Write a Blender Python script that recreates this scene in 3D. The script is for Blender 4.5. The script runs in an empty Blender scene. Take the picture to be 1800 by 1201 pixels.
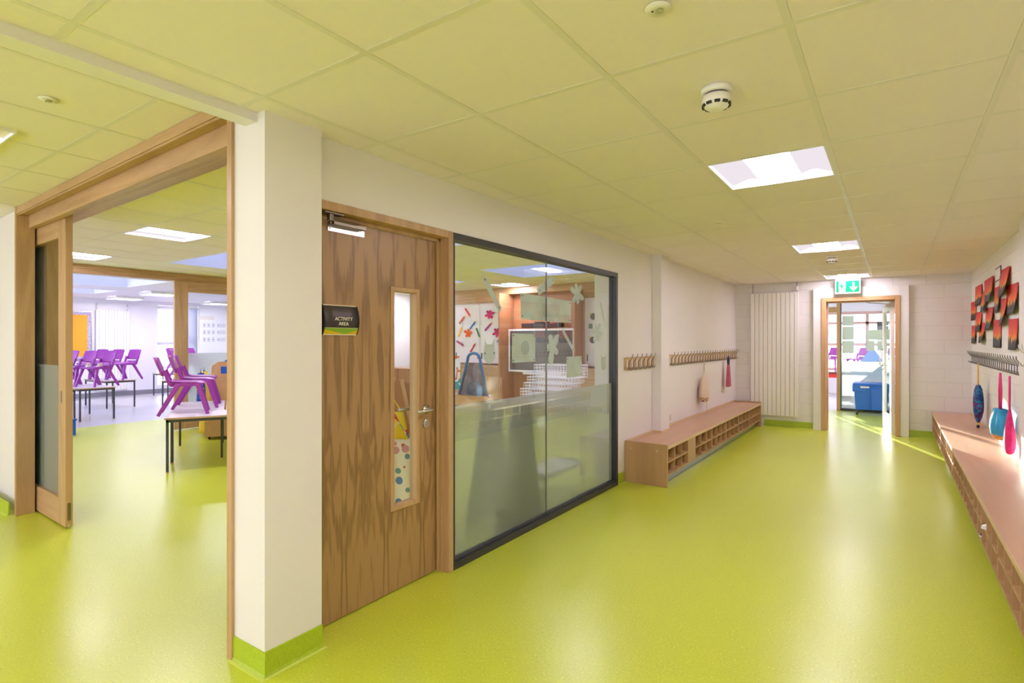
import bpy, bmesh, math, random
from mathutils import Vector, Matrix
random.seed(7)
sc = bpy.context.scene
COL = sc.collection
PI = math.pi
# ------------------------------------------------------------------ camera
CH = 1.384; ZC = 2.338; Z2 = 2.45
cam = bpy.data.cameras.new('camera'); co = bpy.data.objects.new('camera', cam); COL.objects.link(co)
cam.sensor_width = 36.0; cam.lens = 975.6 / 1800 * 36.0; cam.clip_start = 0.05; cam.clip_end = 200
co.location = (0, 0, CH); co.rotation_euler = (PI / 2, 0, 0.6013)
sc.camera = co
# ------------------------------------------------------------------ light and exposure
sc.view_settings.view_transform = 'Standard'; sc.view_settings.look = 'None'
sc.view_settings.gamma = 1.0; sc.view_settings.exposure = 0.80
sc.view_settings.use_curve_mapping = False
w = bpy.data.worlds.new('daylight'); sc.world = w; w.use_nodes = True
bg = w.node_tree.nodes['Background']; bg.inputs[0].default_value = (0.86, 0.83, 1.06, 1); bg.inputs[1].default_value = 3.4
sc.cycles.use_denoising = True
sc.cycles.max_bounces = 12; sc.cycles.diffuse_bounces = 7; sc.cycles.transparent_max_bounces = 16
sc.cycles.sample_clamp_indirect = 6.0
sc.cycles.caustics_reflective = False; sc.cycles.caustics_refractive = False
SUN_EL = math.radians(7.0)
sl = bpy.data.lights.new('low_winter_sun', 'SUN'); sl.energy = 20.0; sl.angle = math.radians(0.6); sl.color = (1, 0.93, 0.84)
so = bpy.data.objects.new('low_winter_sun', sl); COL.objects.link(so)
sd = Vector((1, -2.67, 0)).normalized() * math.cos(SUN_EL) + Vector((0, 0, -math.sin(SUN_EL)))
so.rotation_euler = sd.to_track_quat('-Z', 'Y').to_euler(); so.location = (-2, 22, 4)
LAMP = 32.0      # luminaire strength
# ------------------------------------------------------------------ materials
def mat(name, col, rough=0.5, metal=0.0, spec=0.5, emit=None, coat=0.0):
    m = bpy.data.materials.new(name); m.use_nodes = True
    b = m.node_tree.nodes['Principled BSDF']
    b.inputs['Base Color'].default_value = (*col, 1); b.inputs['Roughness'].default_value = rough
    b.inputs['Metallic'].default_value = metal; b.inputs['Specular IOR Level'].default_value = spec
    b.inputs['Coat Weight'].default_value = coat
    if emit:
        b.inputs['Emission Color'].default_value = (*emit[0], 1); b.inputs['Emission Strength'].default_value = emit[1]
    return m
def s2l(*c):
    return tuple(((x / 255) / 12.92 if x <= 10 else ((x / 255 + 0.055) / 1.055) ** 2.4) for x in c)
def N(m, t, **kw):
    n = m.node_tree.nodes.new(t)
    for k, v in kw.items(): setattr(n, k, v)
    return n
def L(m, a, b): m.node_tree.links.new(a, b)
def ramp(m, stops, interp='LINEAR'):
    r = N(m, 'ShaderNodeValToRGB'); r.color_ramp.interpolation = interp
    e = r.color_ramp.elements
    while len(e) < len(stops): e.new(0.5)
    for k, (p, c) in enumerate(stops): e[k].position = p; e[k].color = (*c, 1)
    return r
def noisy(m, c1, c2, scale=40, detail=3, lo=.35, hi=.65, coord='Object', bump=0.0, stretch=None, rough=None):
    b = m.node_tree.nodes['Principled BSDF']
    tc = N(m, 'ShaderNodeTexCoord'); mp = N(m, 'ShaderNodeMapping'); L(m, tc.outputs[coord], mp.inputs[0])
    if stretch: mp.inputs['Scale'].default_value = stretch
    no = N(m, 'ShaderNodeTexNoise'); no.inputs['Scale'].default_value = scale; no.inputs['Detail'].default_value = detail
    L(m, mp.outputs[0], no.inputs[0])
    r = ramp(m, [(lo, c1), (hi, c2)]); L(m, no.outputs[0], r.inputs[0]); L(m, r.outputs[0], b.inputs['Base Color'])
    if bump:
        bp = N(m, 'ShaderNodeBump'); bp.inputs['Strength'].default_value = bump; bp.inputs['Distance'].default_value = 0.01
        L(m, no.outputs[0], bp.inputs['Height']); L(m, bp.outputs[0], b.inputs['Normal'])
    return m
def wood(name, c1, c2, axis='Z', rough=0.4, scale=9.0, dist=5.0, fine=0.35):
    """oak: long grain along AXIS, soft cathedral bands"""
    m = mat(name, c1, rough); b = m.node_tree.nodes['Principled BSDF']
    tc = N(m, 'ShaderNodeTexCoord'); mp = N(m, 'ShaderNodeMapping'); L(m, tc.outputs['Object'], mp.inputs[0])
    s = [1, 1, 1]; s['XYZ'.index(axis)] = 0.09; mp.inputs['Scale'].default_value = s
    n1 = N(m, 'ShaderNodeTexNoise'); n1.inputs['Scale'].default_value = scale; n1.inputs['Detail'].default_value = 3; n1.inputs['Distortion'].default_value = .6
    L(m, mp.outputs[0], n1.inputs[0])
    mu = N(m, 'ShaderNodeMath', operation='MULTIPLY'); mu.inputs[1].default_value = dist; L(m, n1.outputs[0], mu.inputs[0])
    fr = N(m, 'ShaderNodeMath', operation='PINGPONG'); fr.inputs[1].default_value = 0.5; L(m, mu.outputs[0], fr.inputs[0])
    n2 = N(m, 'ShaderNodeTexNoise'); n2.inputs['Scale'].default_value = 110; n2.inputs['Detail'].default_value = 2
    L(m, mp.outputs[0], n2.inputs[0])
    mx = N(m, 'ShaderNodeMix'); mx.inputs[0].default_value = fine
    m2 = N(m, 'ShaderNodeMath', operation='MULTIPLY'); m2.inputs[1].default_value = 2.0; L(m, fr.outputs[0], m2.inputs[0])
    L(m, m2.outputs[0], mx.inputs[2]); L(m, n2.outputs[0], mx.inputs[3])
    r = ramp(m, [(0.12, c2), (0.72, c1)]); L(m, mx.outputs[0], r.inputs[0]); L(m, r.outputs[0], b.inputs['Base Color'])
    bp = N(m, 'ShaderNodeBump'); bp.inputs['Strength'].default_value = 0.06; bp.inputs['Distance'].default_value = 0.004
    L(m, n2.outputs[0], bp.inputs['Height']); L(m, bp.outputs[0], b.inputs['Normal'])
    return m
M = {}
M['wall'] = noisy(mat('painted_plaster', (.78, .76, .75), .55), (.775, .74, .765), (.80, .765, .785), 1.5, 2)
M['wallcool'] = mat('classroom_paint', (.80, .79, .83), .55)
M['white'] = mat('white_paint', (.80, .79, .78), .4)
M['radw'] = mat('radiator_enamel', (.84, .82, .79), .35)
M['tile'] = noisy(mat('ceiling_tile', (.80, .79, .76), .9, spec=.1), (.845, .775, .775), (.87, .80, .80), 260, 2)
M['tbar'] = mat('ceiling_grid_bar', (.76, .72, .67), .38)
M['void'] = mat('ceiling_void', (.25, .24, .2), .9)
M['plain'] = mat('plain_ceiling', (.82, .81, .83), .8)
def vinyl(name, c1, c2, c3, rough=.3):
    m = mat(name, c1, rough, spec=.5, coat=.22); b = m.node_tree.nodes['Principled BSDF']
    b.inputs['Coat Roughness'].default_value = .32
    tc = N(m, 'ShaderNodeTexCoord')
    n = N(m, 'ShaderNodeTexNoise'); n.inputs['Scale'].default_value = 95; n.inputs['Detail'].default_value = 3; L(m, tc.outputs['Object'], n.inputs[0])
    r = ramp(m, [(.30, c2), (.42, c1), (.60, c1), (.70, c3)]); L(m, n.outputs[0], r.inputs[0])
    n3 = N(m, 'ShaderNodeTexNoise'); n3.inputs['Scale'].default_value = 1.3; n3.inputs['Detail'].default_value = 4; L(m, tc.outputs['Object'], n3.inputs[0])
    r3 = N(m, 'ShaderNodeMapRange'); r3.inputs[1].default_value = .3; r3.inputs[2].default_value = .7; r3.inputs[3].default_value = rough - .02; r3.inputs[4].default_value = rough + .03
    L(m, n3.outputs[0], r3.inputs[0]); L(m, r3.outputs[0], b.inputs['Roughness']); L(m, r.outputs[0], b.inputs['Base Color'])
    return m
M['green'] = vinyl('lime_vinyl', (.56, .64, .042), (.45, .53, .025), (.72, .77, .16), .30)
M['grey'] = vinyl('grey_vinyl', (.50, .49, .52), (.44, .43, .47), (.56, .55, .58), .32)
M['gskirt'] = noisy(mat('green_skirting', (.38, .50, .025), .4), (.36, .48, .02), (.42, .54, .03), 90)
M['weld'] = mat('vinyl_weld', (.66, .74, .16), .4)
M['greyskirt'] = mat('grey_skirting', (.26, .25, .29), .4)
OAK1, OAK2 = (.53, .335, .175), (.38, .225, .10)
for a in 'XYZ': M['oak' + a] = wood('oak_frame_' + a.lower(), OAK1, OAK2, a, .42, 7, 3.0, .5)
M['doorv'] = None
M['lam'] = wood('beech_laminate', (.60, .37, .24), (.53, .31, .19), 'Y', .38, 5, 2.2, .5)
M['lamz'] = wood('oak_laminate_upright', (.50, .30, .145), (.42, .24, .10), 'Z', .42, 6, 2.5, .5)
M['lamfront'] = wood('pale_laminate_edge', (.66, .48, .28), (.60, .42, .23), 'Y', .4, 6, 2.0, .5)
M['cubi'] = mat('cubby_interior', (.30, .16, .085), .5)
M['plinth'] = mat('brushed_steel_plinth', (.32, .34, .34), .28, .8)
M['steel'] = mat('satin_steel', (.62, .60, .58), .28, 1.0)
M['bronze'] = mat('bronze_metal', (.24, .20, .15), .35, .9)
M['wire'] = mat('hook_wire', (.20, .19, .19), .3, .9)
M['dark'] = mat('dark_frame', (.035, .035, .04), .4)
M['black'] = mat('black_plastic', (.015, .015, .018), .4)
M['purple'] = mat('purple_plastic', (.31, .032, .33), .36)
M['tabletop'] = mat('table_laminate', (.74, .71, .76), .35)
M['tedge'] = mat('table_edge', (.55, .36, .20), .5)
M['tleg'] = mat('table_steel', (.06, .065, .07), .4)
M['yellow'] = mat('yellow_cloth', (.85, .62, .06), .7)
M['blue'] = mat('blue_plastic', (.008, .10, .55), .35)
M['red'] = mat('red_plastic', (.65, .02, .03), .35)
M['paper'] = mat('white_paper', (.84, .84, .86), .6)
M['pale'] = mat('pale_card', (.72, .66, .60), .7)
M['pink'] = mat('pink_cloth', (.80, .03, .22), .7)
M['grass'] = mat('outside_paving', (.55, .55, .5), .9)
# sheer glass: straight-through transmission with mirror reflection
def glassmat(name, tint=(.93, .96, .95), refl=1.0):
    m = bpy.data.materials.new(name); m.use_nodes = True; nt = m.node_tree; nt.nodes.clear()
    o = N(m, 'ShaderNodeOutputMaterial'); t = N(m, 'ShaderNodeBsdfTransparent'); t.inputs[0].default_value = (*tint, 1)
    g = N(m, 'ShaderNodeBsdfGlossy'); g.inputs['Roughness'].default_value = .0
    f = N(m, 'ShaderNodeFresnel'); f.inputs[0].default_value = 1.5
    ge = N(m, 'ShaderNodeNewGeometry'); iv = N(m, 'ShaderNodeMath', operation='MULTIPLY_ADD'); iv.inputs[1].default_value = -refl; iv.inputs[2].default_value = refl; L(m, ge.outputs['Backfacing'], iv.inputs[0])
    k = N(m, 'ShaderNodeMath', operation='MULTIPLY'); k.use_clamp = True; L(m, iv.outputs[0], k.inputs[1]); L(m, f.outputs[0], k.inputs[0])
    x = N(m, 'ShaderNodeMixShader'); L(m, k.outputs[0], x.inputs[0]); L(m, t.outputs[0], x.inputs[1]); L(m, g.outputs[0], x.inputs[2]); L(m, x.outputs[0], o.inputs[0])
    return m
M['glass'] = glassmat('clear_glass', refl=1.0); M['skyglass'] = glassmat('tinted_skylight_glass', tint=(.42, .49, .68)); M['glass2'] = glassmat('double_glass', refl=1.7)  # skylight tint stands in for a dimmer, bluer sky
def frostmat(name, col=(.90, .94, .93)):
    m = bpy.data.materials.new(name); m.use_nodes = True; nt = m.node_tree; nt.nodes.clear()
    o = N(m, 'ShaderNodeOutputMaterial')
    r = N(m, 'ShaderNodeBsdfRefraction'); r.inputs['Roughness'].default_value = .19; r.inputs['IOR'].default_value = 1.25; r.inputs[0].default_value = (.97, .99, .98, 1)
    d = N(m, 'ShaderNodeBsdfTranslucent'); d.inputs[0].default_value = (*col, 1)
    e = N(m, 'ShaderNodeBsdfDiffuse'); e.inputs[0].default_value = (*col, 1)
    a = N(m, 'ShaderNodeMixShader'); a.inputs[0].default_value = .5; L(m, d.outputs[0], a.inputs[1]); L(m, e.outputs[0], a.inputs[2])
    x = N(m, 'ShaderNodeMixShader'); x.inputs[0].default_value = .42; L(m, r.outputs[0], x.inputs[1]); L(m, a.outputs[0], x.inputs[2])
    L(m, x.outputs[0], o.inputs[0]); return m
M['frost'] = frostmat('frosted_film')
def lampmat(name, s, c=(1, .875, 1.03)):
    m = bpy.data.materials.new(name); m.use_nodes = True; nt = m.node_tree; nt.nodes.clear()
    o = N(m, 'ShaderNodeOutputMaterial'); e = N(m, 'ShaderNodeEmission'); e.inputs[0].default_value = (*c, 1); e.inputs[1].default_value = s
    L(m, e.outputs[0], o.inputs[0]); return m
M['lampc'] = lampmat('lamp_diffuser', LAMP); M['lampa'] = lampmat('activity_lamp_diffuser', LAMP * 1.25, (1, .90, 1.08)); M['lampd'] = lampmat('classroom_lamp_diffuser', LAMP * 1.2, (.97, .93, 1.05)); M['lampw'] = lampmat('lamp_wing', .50, (1, .91, .97))
# painted blockwork
def blockmat(name, col, axis):
    m = mat(name, col, .5); b = m.node_tree.nodes['Principled BSDF']
    tc = N(m, 'ShaderNodeTexCoord'); sp = N(m, 'ShaderNodeSeparateXYZ'); cb = N(m, 'ShaderNodeCombineXYZ')
    L(m, tc.outputs['Object'], sp.inputs[0]); L(m, sp.outputs[axis], cb.inputs[0]); L(m, sp.outputs['Z'], cb.inputs[1])
    br = N(m, 'ShaderNodeTexBrick'); br.offset = .5; br.inputs['Scale'].default_value = 1.0
    br.inputs['Brick Width'].default_value = .40; br.inputs['Row Height'].default_value = .20; br.inputs['Mortar Size'].default_value = .006; br.inputs['Mortar Smooth'].default_value = .3
    L(m, cb.outputs[0], br.inputs[0])
    no = N(m, 'ShaderNodeTexNoise'); no.inputs['Scale'].default_value = 60; L(m, tc.outputs['Object'], no.inputs[0])
    ad = N(m, 'ShaderNodeMath', operation='MULTIPLY_ADD'); ad.inputs[1].default_value = -1.0; L(m, br.outputs['Fac'], ad.inputs[0])
    sc_ = N(m, 'ShaderNodeMath', operation='MULTIPLY'); sc_.inputs[1].default_value = .12; L(m, no.outputs[0], sc_.inputs[0]); L(m, sc_.outputs[0], ad.inputs[2])
    bp = N(m, 'ShaderNodeBump'); bp.inputs['Strength'].default_value = .5; bp.inputs['Distance'].default_value = .006
    L(m, ad.outputs[0], bp.inputs['Height']); L(m, bp.outputs[0], b.inputs['Normal'])
    mx = ramp(m, [(0, col), (1, tuple(c * .93 for c in col))]); L(m, br.outputs['Fac'], mx.inputs[0]); L(m, mx.outputs[0], b.inputs['Base Color'])
    return m
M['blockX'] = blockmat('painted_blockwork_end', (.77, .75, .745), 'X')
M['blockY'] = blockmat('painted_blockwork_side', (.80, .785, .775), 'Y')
# veneered door with cathedral figure
def veneer():
    m = mat('oak_veneer', (.45, .26, .09), .38); b = m.node_tree.nodes['Principled BSDF']
    tc = N(m, 'ShaderNodeTexCoord'); sp = N(m, 'ShaderNodeSeparateXYZ'); L(m, tc.outputs['Object'], sp.inputs[0])
    fy = N(m, 'ShaderNodeMath', operation='PINGPONG'); fy.inputs[1].default_value = .14; L(m, sp.outputs['Y'], fy.inputs[0])
    cb = N(m, 'ShaderNodeCombineXYZ')
    my = N(m, 'ShaderNodeMath', operation='MULTIPLY'); my.inputs[1].default_value = 6.5; L(m, fy.outputs[0], my.inputs[0])
    mz = N(m, 'ShaderNodeMath', operation='MULTIPLY'); mz.inputs[1].default_value = .75; L(m, sp.outputs['Z'], mz.inputs[0])
    L(m, my.outputs[0], cb.inputs[0]); L(m, mz.outputs[0], cb.inputs[1])
    n0 = N(m, 'ShaderNodeTexNoise'); n0.inputs['Scale'].default_value = 1.6; n0.inputs['Detail'].default_value = 3; n0.inputs['Distortion'].default_value = .35; L(m, cb.outputs[0], n0.inputs[0])
    sm = N(m, 'ShaderNodeMath', operation='MULTIPLY'); sm.inputs[1].default_value = 34; L(m, n0.outputs[0], sm.inputs[0])
    s2 = N(m, 'ShaderNodeMath', operation='SINE'); L(m, sm.outputs[0], s2.inputs[0])
    mr = N(m, 'ShaderNodeMapRange'); mr.inputs[1].default_value = -1; mr.inputs[2].default_value = 1; L(m, s2.outputs[0], mr.inputs[0])
    mp = N(m, 'ShaderNodeMapping'); mp.inputs['Scale'].default_value = (1, 1, .03); L(m, tc.outputs['Object'], mp.inputs[0])
    n2 = N(m, 'ShaderNodeTexNoise'); n2.inputs['Scale'].default_value = 160; n2.inputs['Detail'].default_value = 2; L(m, mp.outputs[0], n2.inputs[0])
    mx = N(m, 'ShaderNodeMix'); mx.inputs[0].default_value = .5; L(m, mr.outputs[0], mx.inputs[2]); L(m, n2.outputs[0], mx.inputs[3])
    r = ramp(m, [(.08, (.19, .10, .04)), (.55, (.40, .235, .105))]); L(m, mx.outputs[0], r.inputs[0]); L(m, r.outputs[0], b.inputs['Base Color'])
    return m
M['doorv'] = veneer()
# ------------------------------------------------------------------ mesh helpers
class MB:
    def __init__(s): s.bm = bmesh.new()
    def box(s, x0, x1, y0, y1, z0, z1, rot=None, piv=None):
        v = [s.bm.verts.new((x, y, z)) for z in (z0, z1) for y in (y0, y1) for x in (x0, x1)]
        for f in ((0, 2, 3, 1), (4, 5, 7, 6), (0, 1, 5, 4), (2, 6, 7, 3), (0, 4, 6, 2), (1, 3, 7, 5)): s.bm.faces.new([v[i] for i in f])
        if rot is not None: bmesh.ops.rotate(s.bm, verts=v, cent=piv or Vector(((x0 + x1) / 2, (y0 + y1) / 2, (z0 + z1) / 2)), matrix=rot)
        return s
    def bar(s, a, b, w0, w1=None, d0=None, d1=None, side=(0, 0, 1)):
        """tapered rectangular bar from a to b"""
        a, b = Vector(a), Vector(b); w1 = w1 or w0; d0 = d0 or w0; d1 = d1 or (d0 if w1 == w0 else w1)
        t = (b - a).normalized(); u = t.cross(Vector(side))
        if u.length < 1e-4: u = t.cross(Vector((1, 0, 0)))
        u.normalize(); v = t.cross(u)
        R = []
        for p, w_, d_ in ((a, w0, d0), (b, w1, d1)):
            R.append([s.bm.verts.new(p + u * sx * w_ / 2 + v * sy * d_ / 2) for sx, sy in ((-1, -1), (1, -1), (1, 1), (-1, 1))])
        s.bm.faces.new(R[0][::-1]); s.bm.faces.new(R[1])
        for i in range(4): s.bm.faces.new((R[0][i], R[0][(i + 1) % 4], R[1][(i + 1) % 4], R[1][i]))
        return s
    def tube(s, pts, r, n=8, closed=False, rs=None):
        pts = [Vector(p) for p in pts]; m = len(pts); rings = []
        up = Vector((0, 0, 1))
        for i, p in enumerate(pts):
            a = pts[(i - 1) % m] if (i > 0 or closed) else p; b = pts[(i + 1) % m] if (i < m - 1 or closed) else p
            t = (b - a).normalized()
            if i == 0: u = t.cross(up) if abs(t.z) < .95 else t.cross(Vector((1, 0, 0)))
            else: u = u - t * u.dot(t)
            u.normalize(); v = t.cross(u); rr = rs[i] if rs else r
            rings.append([s.bm.verts.new(p + (u * math.cos(2 * PI * k / n) + v * math.sin(2 * PI * k / n)) * rr) for k in range(n)])
        for i in range(m if closed else m - 1):
            A, B = rings[i], rings[(i + 1) % m]
            for k in range(n): s.bm.faces.new((A[k], A[(k + 1) % n], B[(k + 1) % n], B[k]))
        if not closed: s.bm.faces.new(rings[0][::-1]); s.bm.faces.new(rings[-1])
        return s
    def lathe(s, prof, c=(0, 0, 0), n=24, axis='Z', sx=1, sy=1, wob=None):
        rings = []
        for j, (r, z) in enumerate(prof):
            ring = []
            for k in range(n):
                a = 2 * PI * k / n; q = wob(j, a) if wob else 1
                x, y = r * math.cos(a) * sx * q, r * math.sin(a) * sy * q
                p = {'Z': (x, y, z), 'X': (z, x, y), 'Y': (x, z, y)}[axis]
                ring.append(s.bm.verts.new((p[0] + c[0], p[1] + c[1], p[2] + c[2])))
            rings.append(ring)
        for A, B in zip(rings, rings[1:]):
            for k in range(n): s.bm.faces.new((A[k], A[(k + 1) % n], B[(k + 1) % n], B[k]))
        s.bm.faces.new(rings[0][::-1]); s.bm.faces.new(rings[-1]); return s
    def prism(s, poly, o, u, v, t):
        """extrude 2D polygon lying in plane (o,u,v) by vector t"""
        o, u, v, t = map(Vector, (o, u, v, t))
        A = [s.bm.verts.new(o + u * p[0] + v * p[1]) for p in poly]; B = [s.bm.verts.new(o + u * p[0] + v * p[1] + t) for p in poly]
        s.bm.faces.new(A[::-1]); s.bm.faces.new(B); n = len(poly)
        for i in range(n): s.bm.faces.new((A[i], A[(i + 1) % n], B[(i + 1) % n], B[i]))
        return s
    def sheet(s, fn, nu, nv, t):
        """closed slab from surface fn(u,v) with thickness vector t"""
        t = Vector(t); A = [[s.bm.verts.new(Vector(fn(i / nu, j / nv))) for j in range(nv + 1)] for i in range(nu + 1)]
        B = [[s.bm.verts.new(q.co + t) for q in row] for row in A]
        for i in range(nu):
            for j in range(nv):
                s.bm.faces.new((A[i][j], A[i + 1][j], A[i + 1][j + 1], A[i][j + 1])); s.bm.faces.new((B[i][j], B[i][j + 1], B[i + 1][j + 1], B[i + 1][j]))
        for i in range(nu):
            for j in (0, nv): s.bm.faces.new((A[i][j], B[i][j], B[i + 1][j], A[i + 1][j]))
        for j in range(nv):
            for i in (0, nu): s.bm.faces.new((A[i][j], A[i][j + 1], B[i][j + 1], B[i][j]))
        return s
    def done(s, name, m, parent=None, smooth=False, bevel=0, uvfn=None, sub=0):
        bmesh.ops.recalc_face_normals(s.bm, faces=s.bm.faces)
        me = bpy.data.meshes.new(name)
        if uvfn:
            uvl = s.bm.loops.layers.uv.new('UVMap')
            for f in s.bm.faces:
                for l in f.loops: l[uvl].uv = uvfn(l.vert.co)
        s.bm.to_mesh(me); s.bm.free()
        me.materials.append(M[m] if isinstance(m, str) else m)
        o = bpy.data.objects.new(name, me); COL.objects.link(o)
        if parent is not None:
            o.parent = parent
        if smooth: me.polygons.foreach_set('use_smooth', [True] * len(me.polygons))
        if bevel:
            b = o.modifiers.new('bevel', 'BEVEL'); b.width = bevel; b.segments = 2; b.limit_method = 'ANGLE'; b.angle_limit = .6
        if sub:
            q = o.modifiers.new('sub', 'SUBSURF'); q.levels = sub; q.render_levels = sub
        return o
def box(name, m, dims, parent=None, bevel=0, **k): return MB().box(*dims).done(name, m, parent, bevel=bevel, **k)
def tag(o, label, cat, group=None, kind=None):
    o['label'] = label; o['category'] = cat
    if group: o['group'] = group
    if kind: o['kind'] = kind
    return o
def struct(o): o['kind'] = 'structure'; return o
def thing(name, label, cat, loc=(0, 0, 0), rz=0, group=None):
    o = bpy.data.objects.new(name, None); COL.objects.link(o); o.location = loc; o.rotation_euler = (0, 0, rz); o.empty_display_size = .1
    return tag(o, label, cat, group)
def dup(root, loc, rz=None, label=None, group=None, mat_=None):
    def cp(o, par):
        c = o.copy(); COL.objects.link(c)
        if par is not None: c.parent = par
        for ch in kids.get(o.name, []): cp(ch, c)
        return c
    kids = {}
    for o in list(bpy.data.objects):
        if o.parent is not None: kids.setdefault(o.parent.name, []).append(o)
    r = cp(root, None); r.location = loc
    if rz is not None: r.rotation_euler = (0, 0, rz)
    if label: r['label'] = label
    if group: r['group'] = group
    return r
def text_mesh(name, s, m, size, parent=None, loc=(0, 0, 0), rot=(0, 0, 0), ext=.0008, align='CENTER', line=1.0):
    cu = bpy.data.curves.new(name, 'FONT'); cu.body = s; cu.size = size; cu.extrude = ext; cu.align_x = align; cu.align_y = 'CENTER'; cu.space_line = line
    t = bpy.data.objects.new(name + '_src', cu); COL.objects.link(t)
    bpy.context.view_layer.update()
    me = bpy.data.meshes.new_from_object(t.evaluated_get(bpy.context.evaluated_depsgraph_get()))
    bpy.data.objects.remove(t); me.name = name; me.materials.clear(); me.materials.append(M[m] if isinstance(m, str) else m)
    o = bpy.data.objects.new(name, me); COL.objects.link(o); o.location = loc; o.rotation_euler = rot
    if parent is not None: o.parent = parent
    return o

# ================================================================== SHELL
XW = -2.19; XR = 0.90; YE = 9.90
struct(box('floor', 'green', (-10.75, 3.2, -5, 12.95, -.1, 0)))
struct(box('floor', 'grey', (-16.5, -10.75, 1.5, 12.95, -.1, 0)))
struct(box('floor', 'grey', (-16.5, 3.2, 12.95, 17.4, -.1, 0)))
# corridor wall with the door and the internal window
struct(box('wall_left_header', 'wall', (-2.42, XW, 1.587, 5.0, 2.045, Z2 + .05)))
f = MB(); f.box(-2.42, XW, 5.0, 9.95, 0, Z2 + .05)
struct(f.done('wall_left', 'wall'))
f = MB(); f.box(-2.365, -2.135, 1.31, 1.587, 0, Z2)
struct(f.done('pillar', 'wall')); bpy.data.objects['pillar'].name = 'wall_pier'
struct(box('wall_pier', 'wall', (-2.2, -2.09, 5.93, 6.2, .395, ZC)))
# bulkhead beam between the two ceilings
struct(box('trim_1', 'wall', (-2.275, XW, -5, 1.31, 2.302, Z2 + .05)))
# corridor end wall (block) with the exit doorway
f = MB()
f.box(-2.42, -.90, YE, YE + .2, 0, Z2 + .05); f.box(.07, 3.2, YE, YE + .2, 0, Z2 + .05); f.box(-.90, .07, YE, YE + .2, 2.05, Z2 + .05)
struct(f.done('wall_end', 'blockX'))
f = MB(); f.box(-1.03, -.915, YE - .055, YE, 0, 2.205); f.box(.085, .195, YE - .055, YE, 0, 2.205); f.box(-.915, .085, YE - .055, YE, 2.06, 2.205)
struct(f.done('trim_2', 'white', bevel=.004))
struct(box('wall_right', 'blockY', (XR, XR + .2, -5, YE, 0, Z2 + .05)))
struct(box('wall_pier', 'wall', (.83, XR, 5.2, 5.93, .37, ZC)))
# far side of activity area, classroom, exit lobby
struct(box('wall_back', 'wallcool', (-16.5, -2.42, 9.25, 9.45, 0, Z2 + .05)))
f = MB(); f.box(-16.5, -16.2, 1.62, 6.87, 0, Z2); f.box(-16.5, -16.2, 7.95, 9.25, 0, Z2); f.box(-16.5, -16.2, 6.87, 7.95, 0, .22); f.box(-16.5, -16.2, 6.87, 7.95, 2.36, Z2)
struct(f.done('wall_far', 'wallcool'))
struct(box('wall_lobby_left', 'wallcool', (-6.2, -6.0, 10.1, 17.4, 0, Z2 + .05)))
struct(box('wall_lobby_right', 'wallcool', (3.0, 3.2, 10.1, 17.4, 0, Z2 + .05)))
struct(box('wall_side', 'wallcool', (-9.3, -9.15, 5.9, 9.25, 0, Z2))); struct(box('wall_bay_left', 'wall', (-9.4, -9.28, -5, 1.6, 0, Z2 + .05)))
f = MB()
for a, b in ((-16.5, -8.6), (-3.4, -2.0), (.7, 1.1)): f.box(a, b, -5.2, -5.0, 0, Z2 + .05)
for a, b in ((-8.6, -3.4), (-2.0, .7)): f.box(a, b, -5.2, -5.0, 0, .25); f.box(a, b, -5.2, -5.0, 2.1, Z2 + .05)
struct(f.done('wall_rear', 'wall'))  # unseen, added to cut rear daylight; gaps sized to let some in
# skirtings: coved vinyl with the light weld line on the floor
def skirt(name, x0, y0, x1, y1, nx, ny, m='gskirt', h=.103):
    a, b = Vector((x0, y0, 0)), Vector((x1, y1, 0)); n = Vector((nx, ny, 0)); t = b - a; ln = t.length; t.normalize()
    s_ = MB(); prof = [(0, 0), (.012, 0), (.007, .012), (.006, h), (0, h)]
    s_.prism(prof, a, n, (0, 0, 1), t * ln); o = struct(s_.done(name, m))
    if m == 'gskirt':
        q = MB(); q.prism([(.012, 0), (.026, 0), (.026, .0012), (.012, .0016)], a - t * .012, n, (0, 0, 1), t * (ln + .024)); q.done('weld_line', 'weld', o)
    return o
skirt('baseboard_left', -2.135, 1.31, -2.135, 1.587, 1, 0)
skirt('baseboard_front', -2.365, 1.31, -2.123, 1.31, 0, -1)
skirt('baseboard_left', XW, 5.0, XW, 5.15, 1, 0)
skirt('baseboard_end', -1.75, YE, -1.035, YE, 0, -1)
skirt('baseboard_end', .20, YE, .50, YE, 0, -1)
skirt('baseboard_front', -9.5, 1.38, -5.80, 1.38, 0, -1)
skirt('baseboard_far', -16.2, 1.7, -16.2, 9.2, 1, 0, 'greyskirt', .12)
skirt('baseboard_back', -16.1, 9.25, -9.35, 9.25, 0, -1, 'greyskirt', .12)

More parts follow.
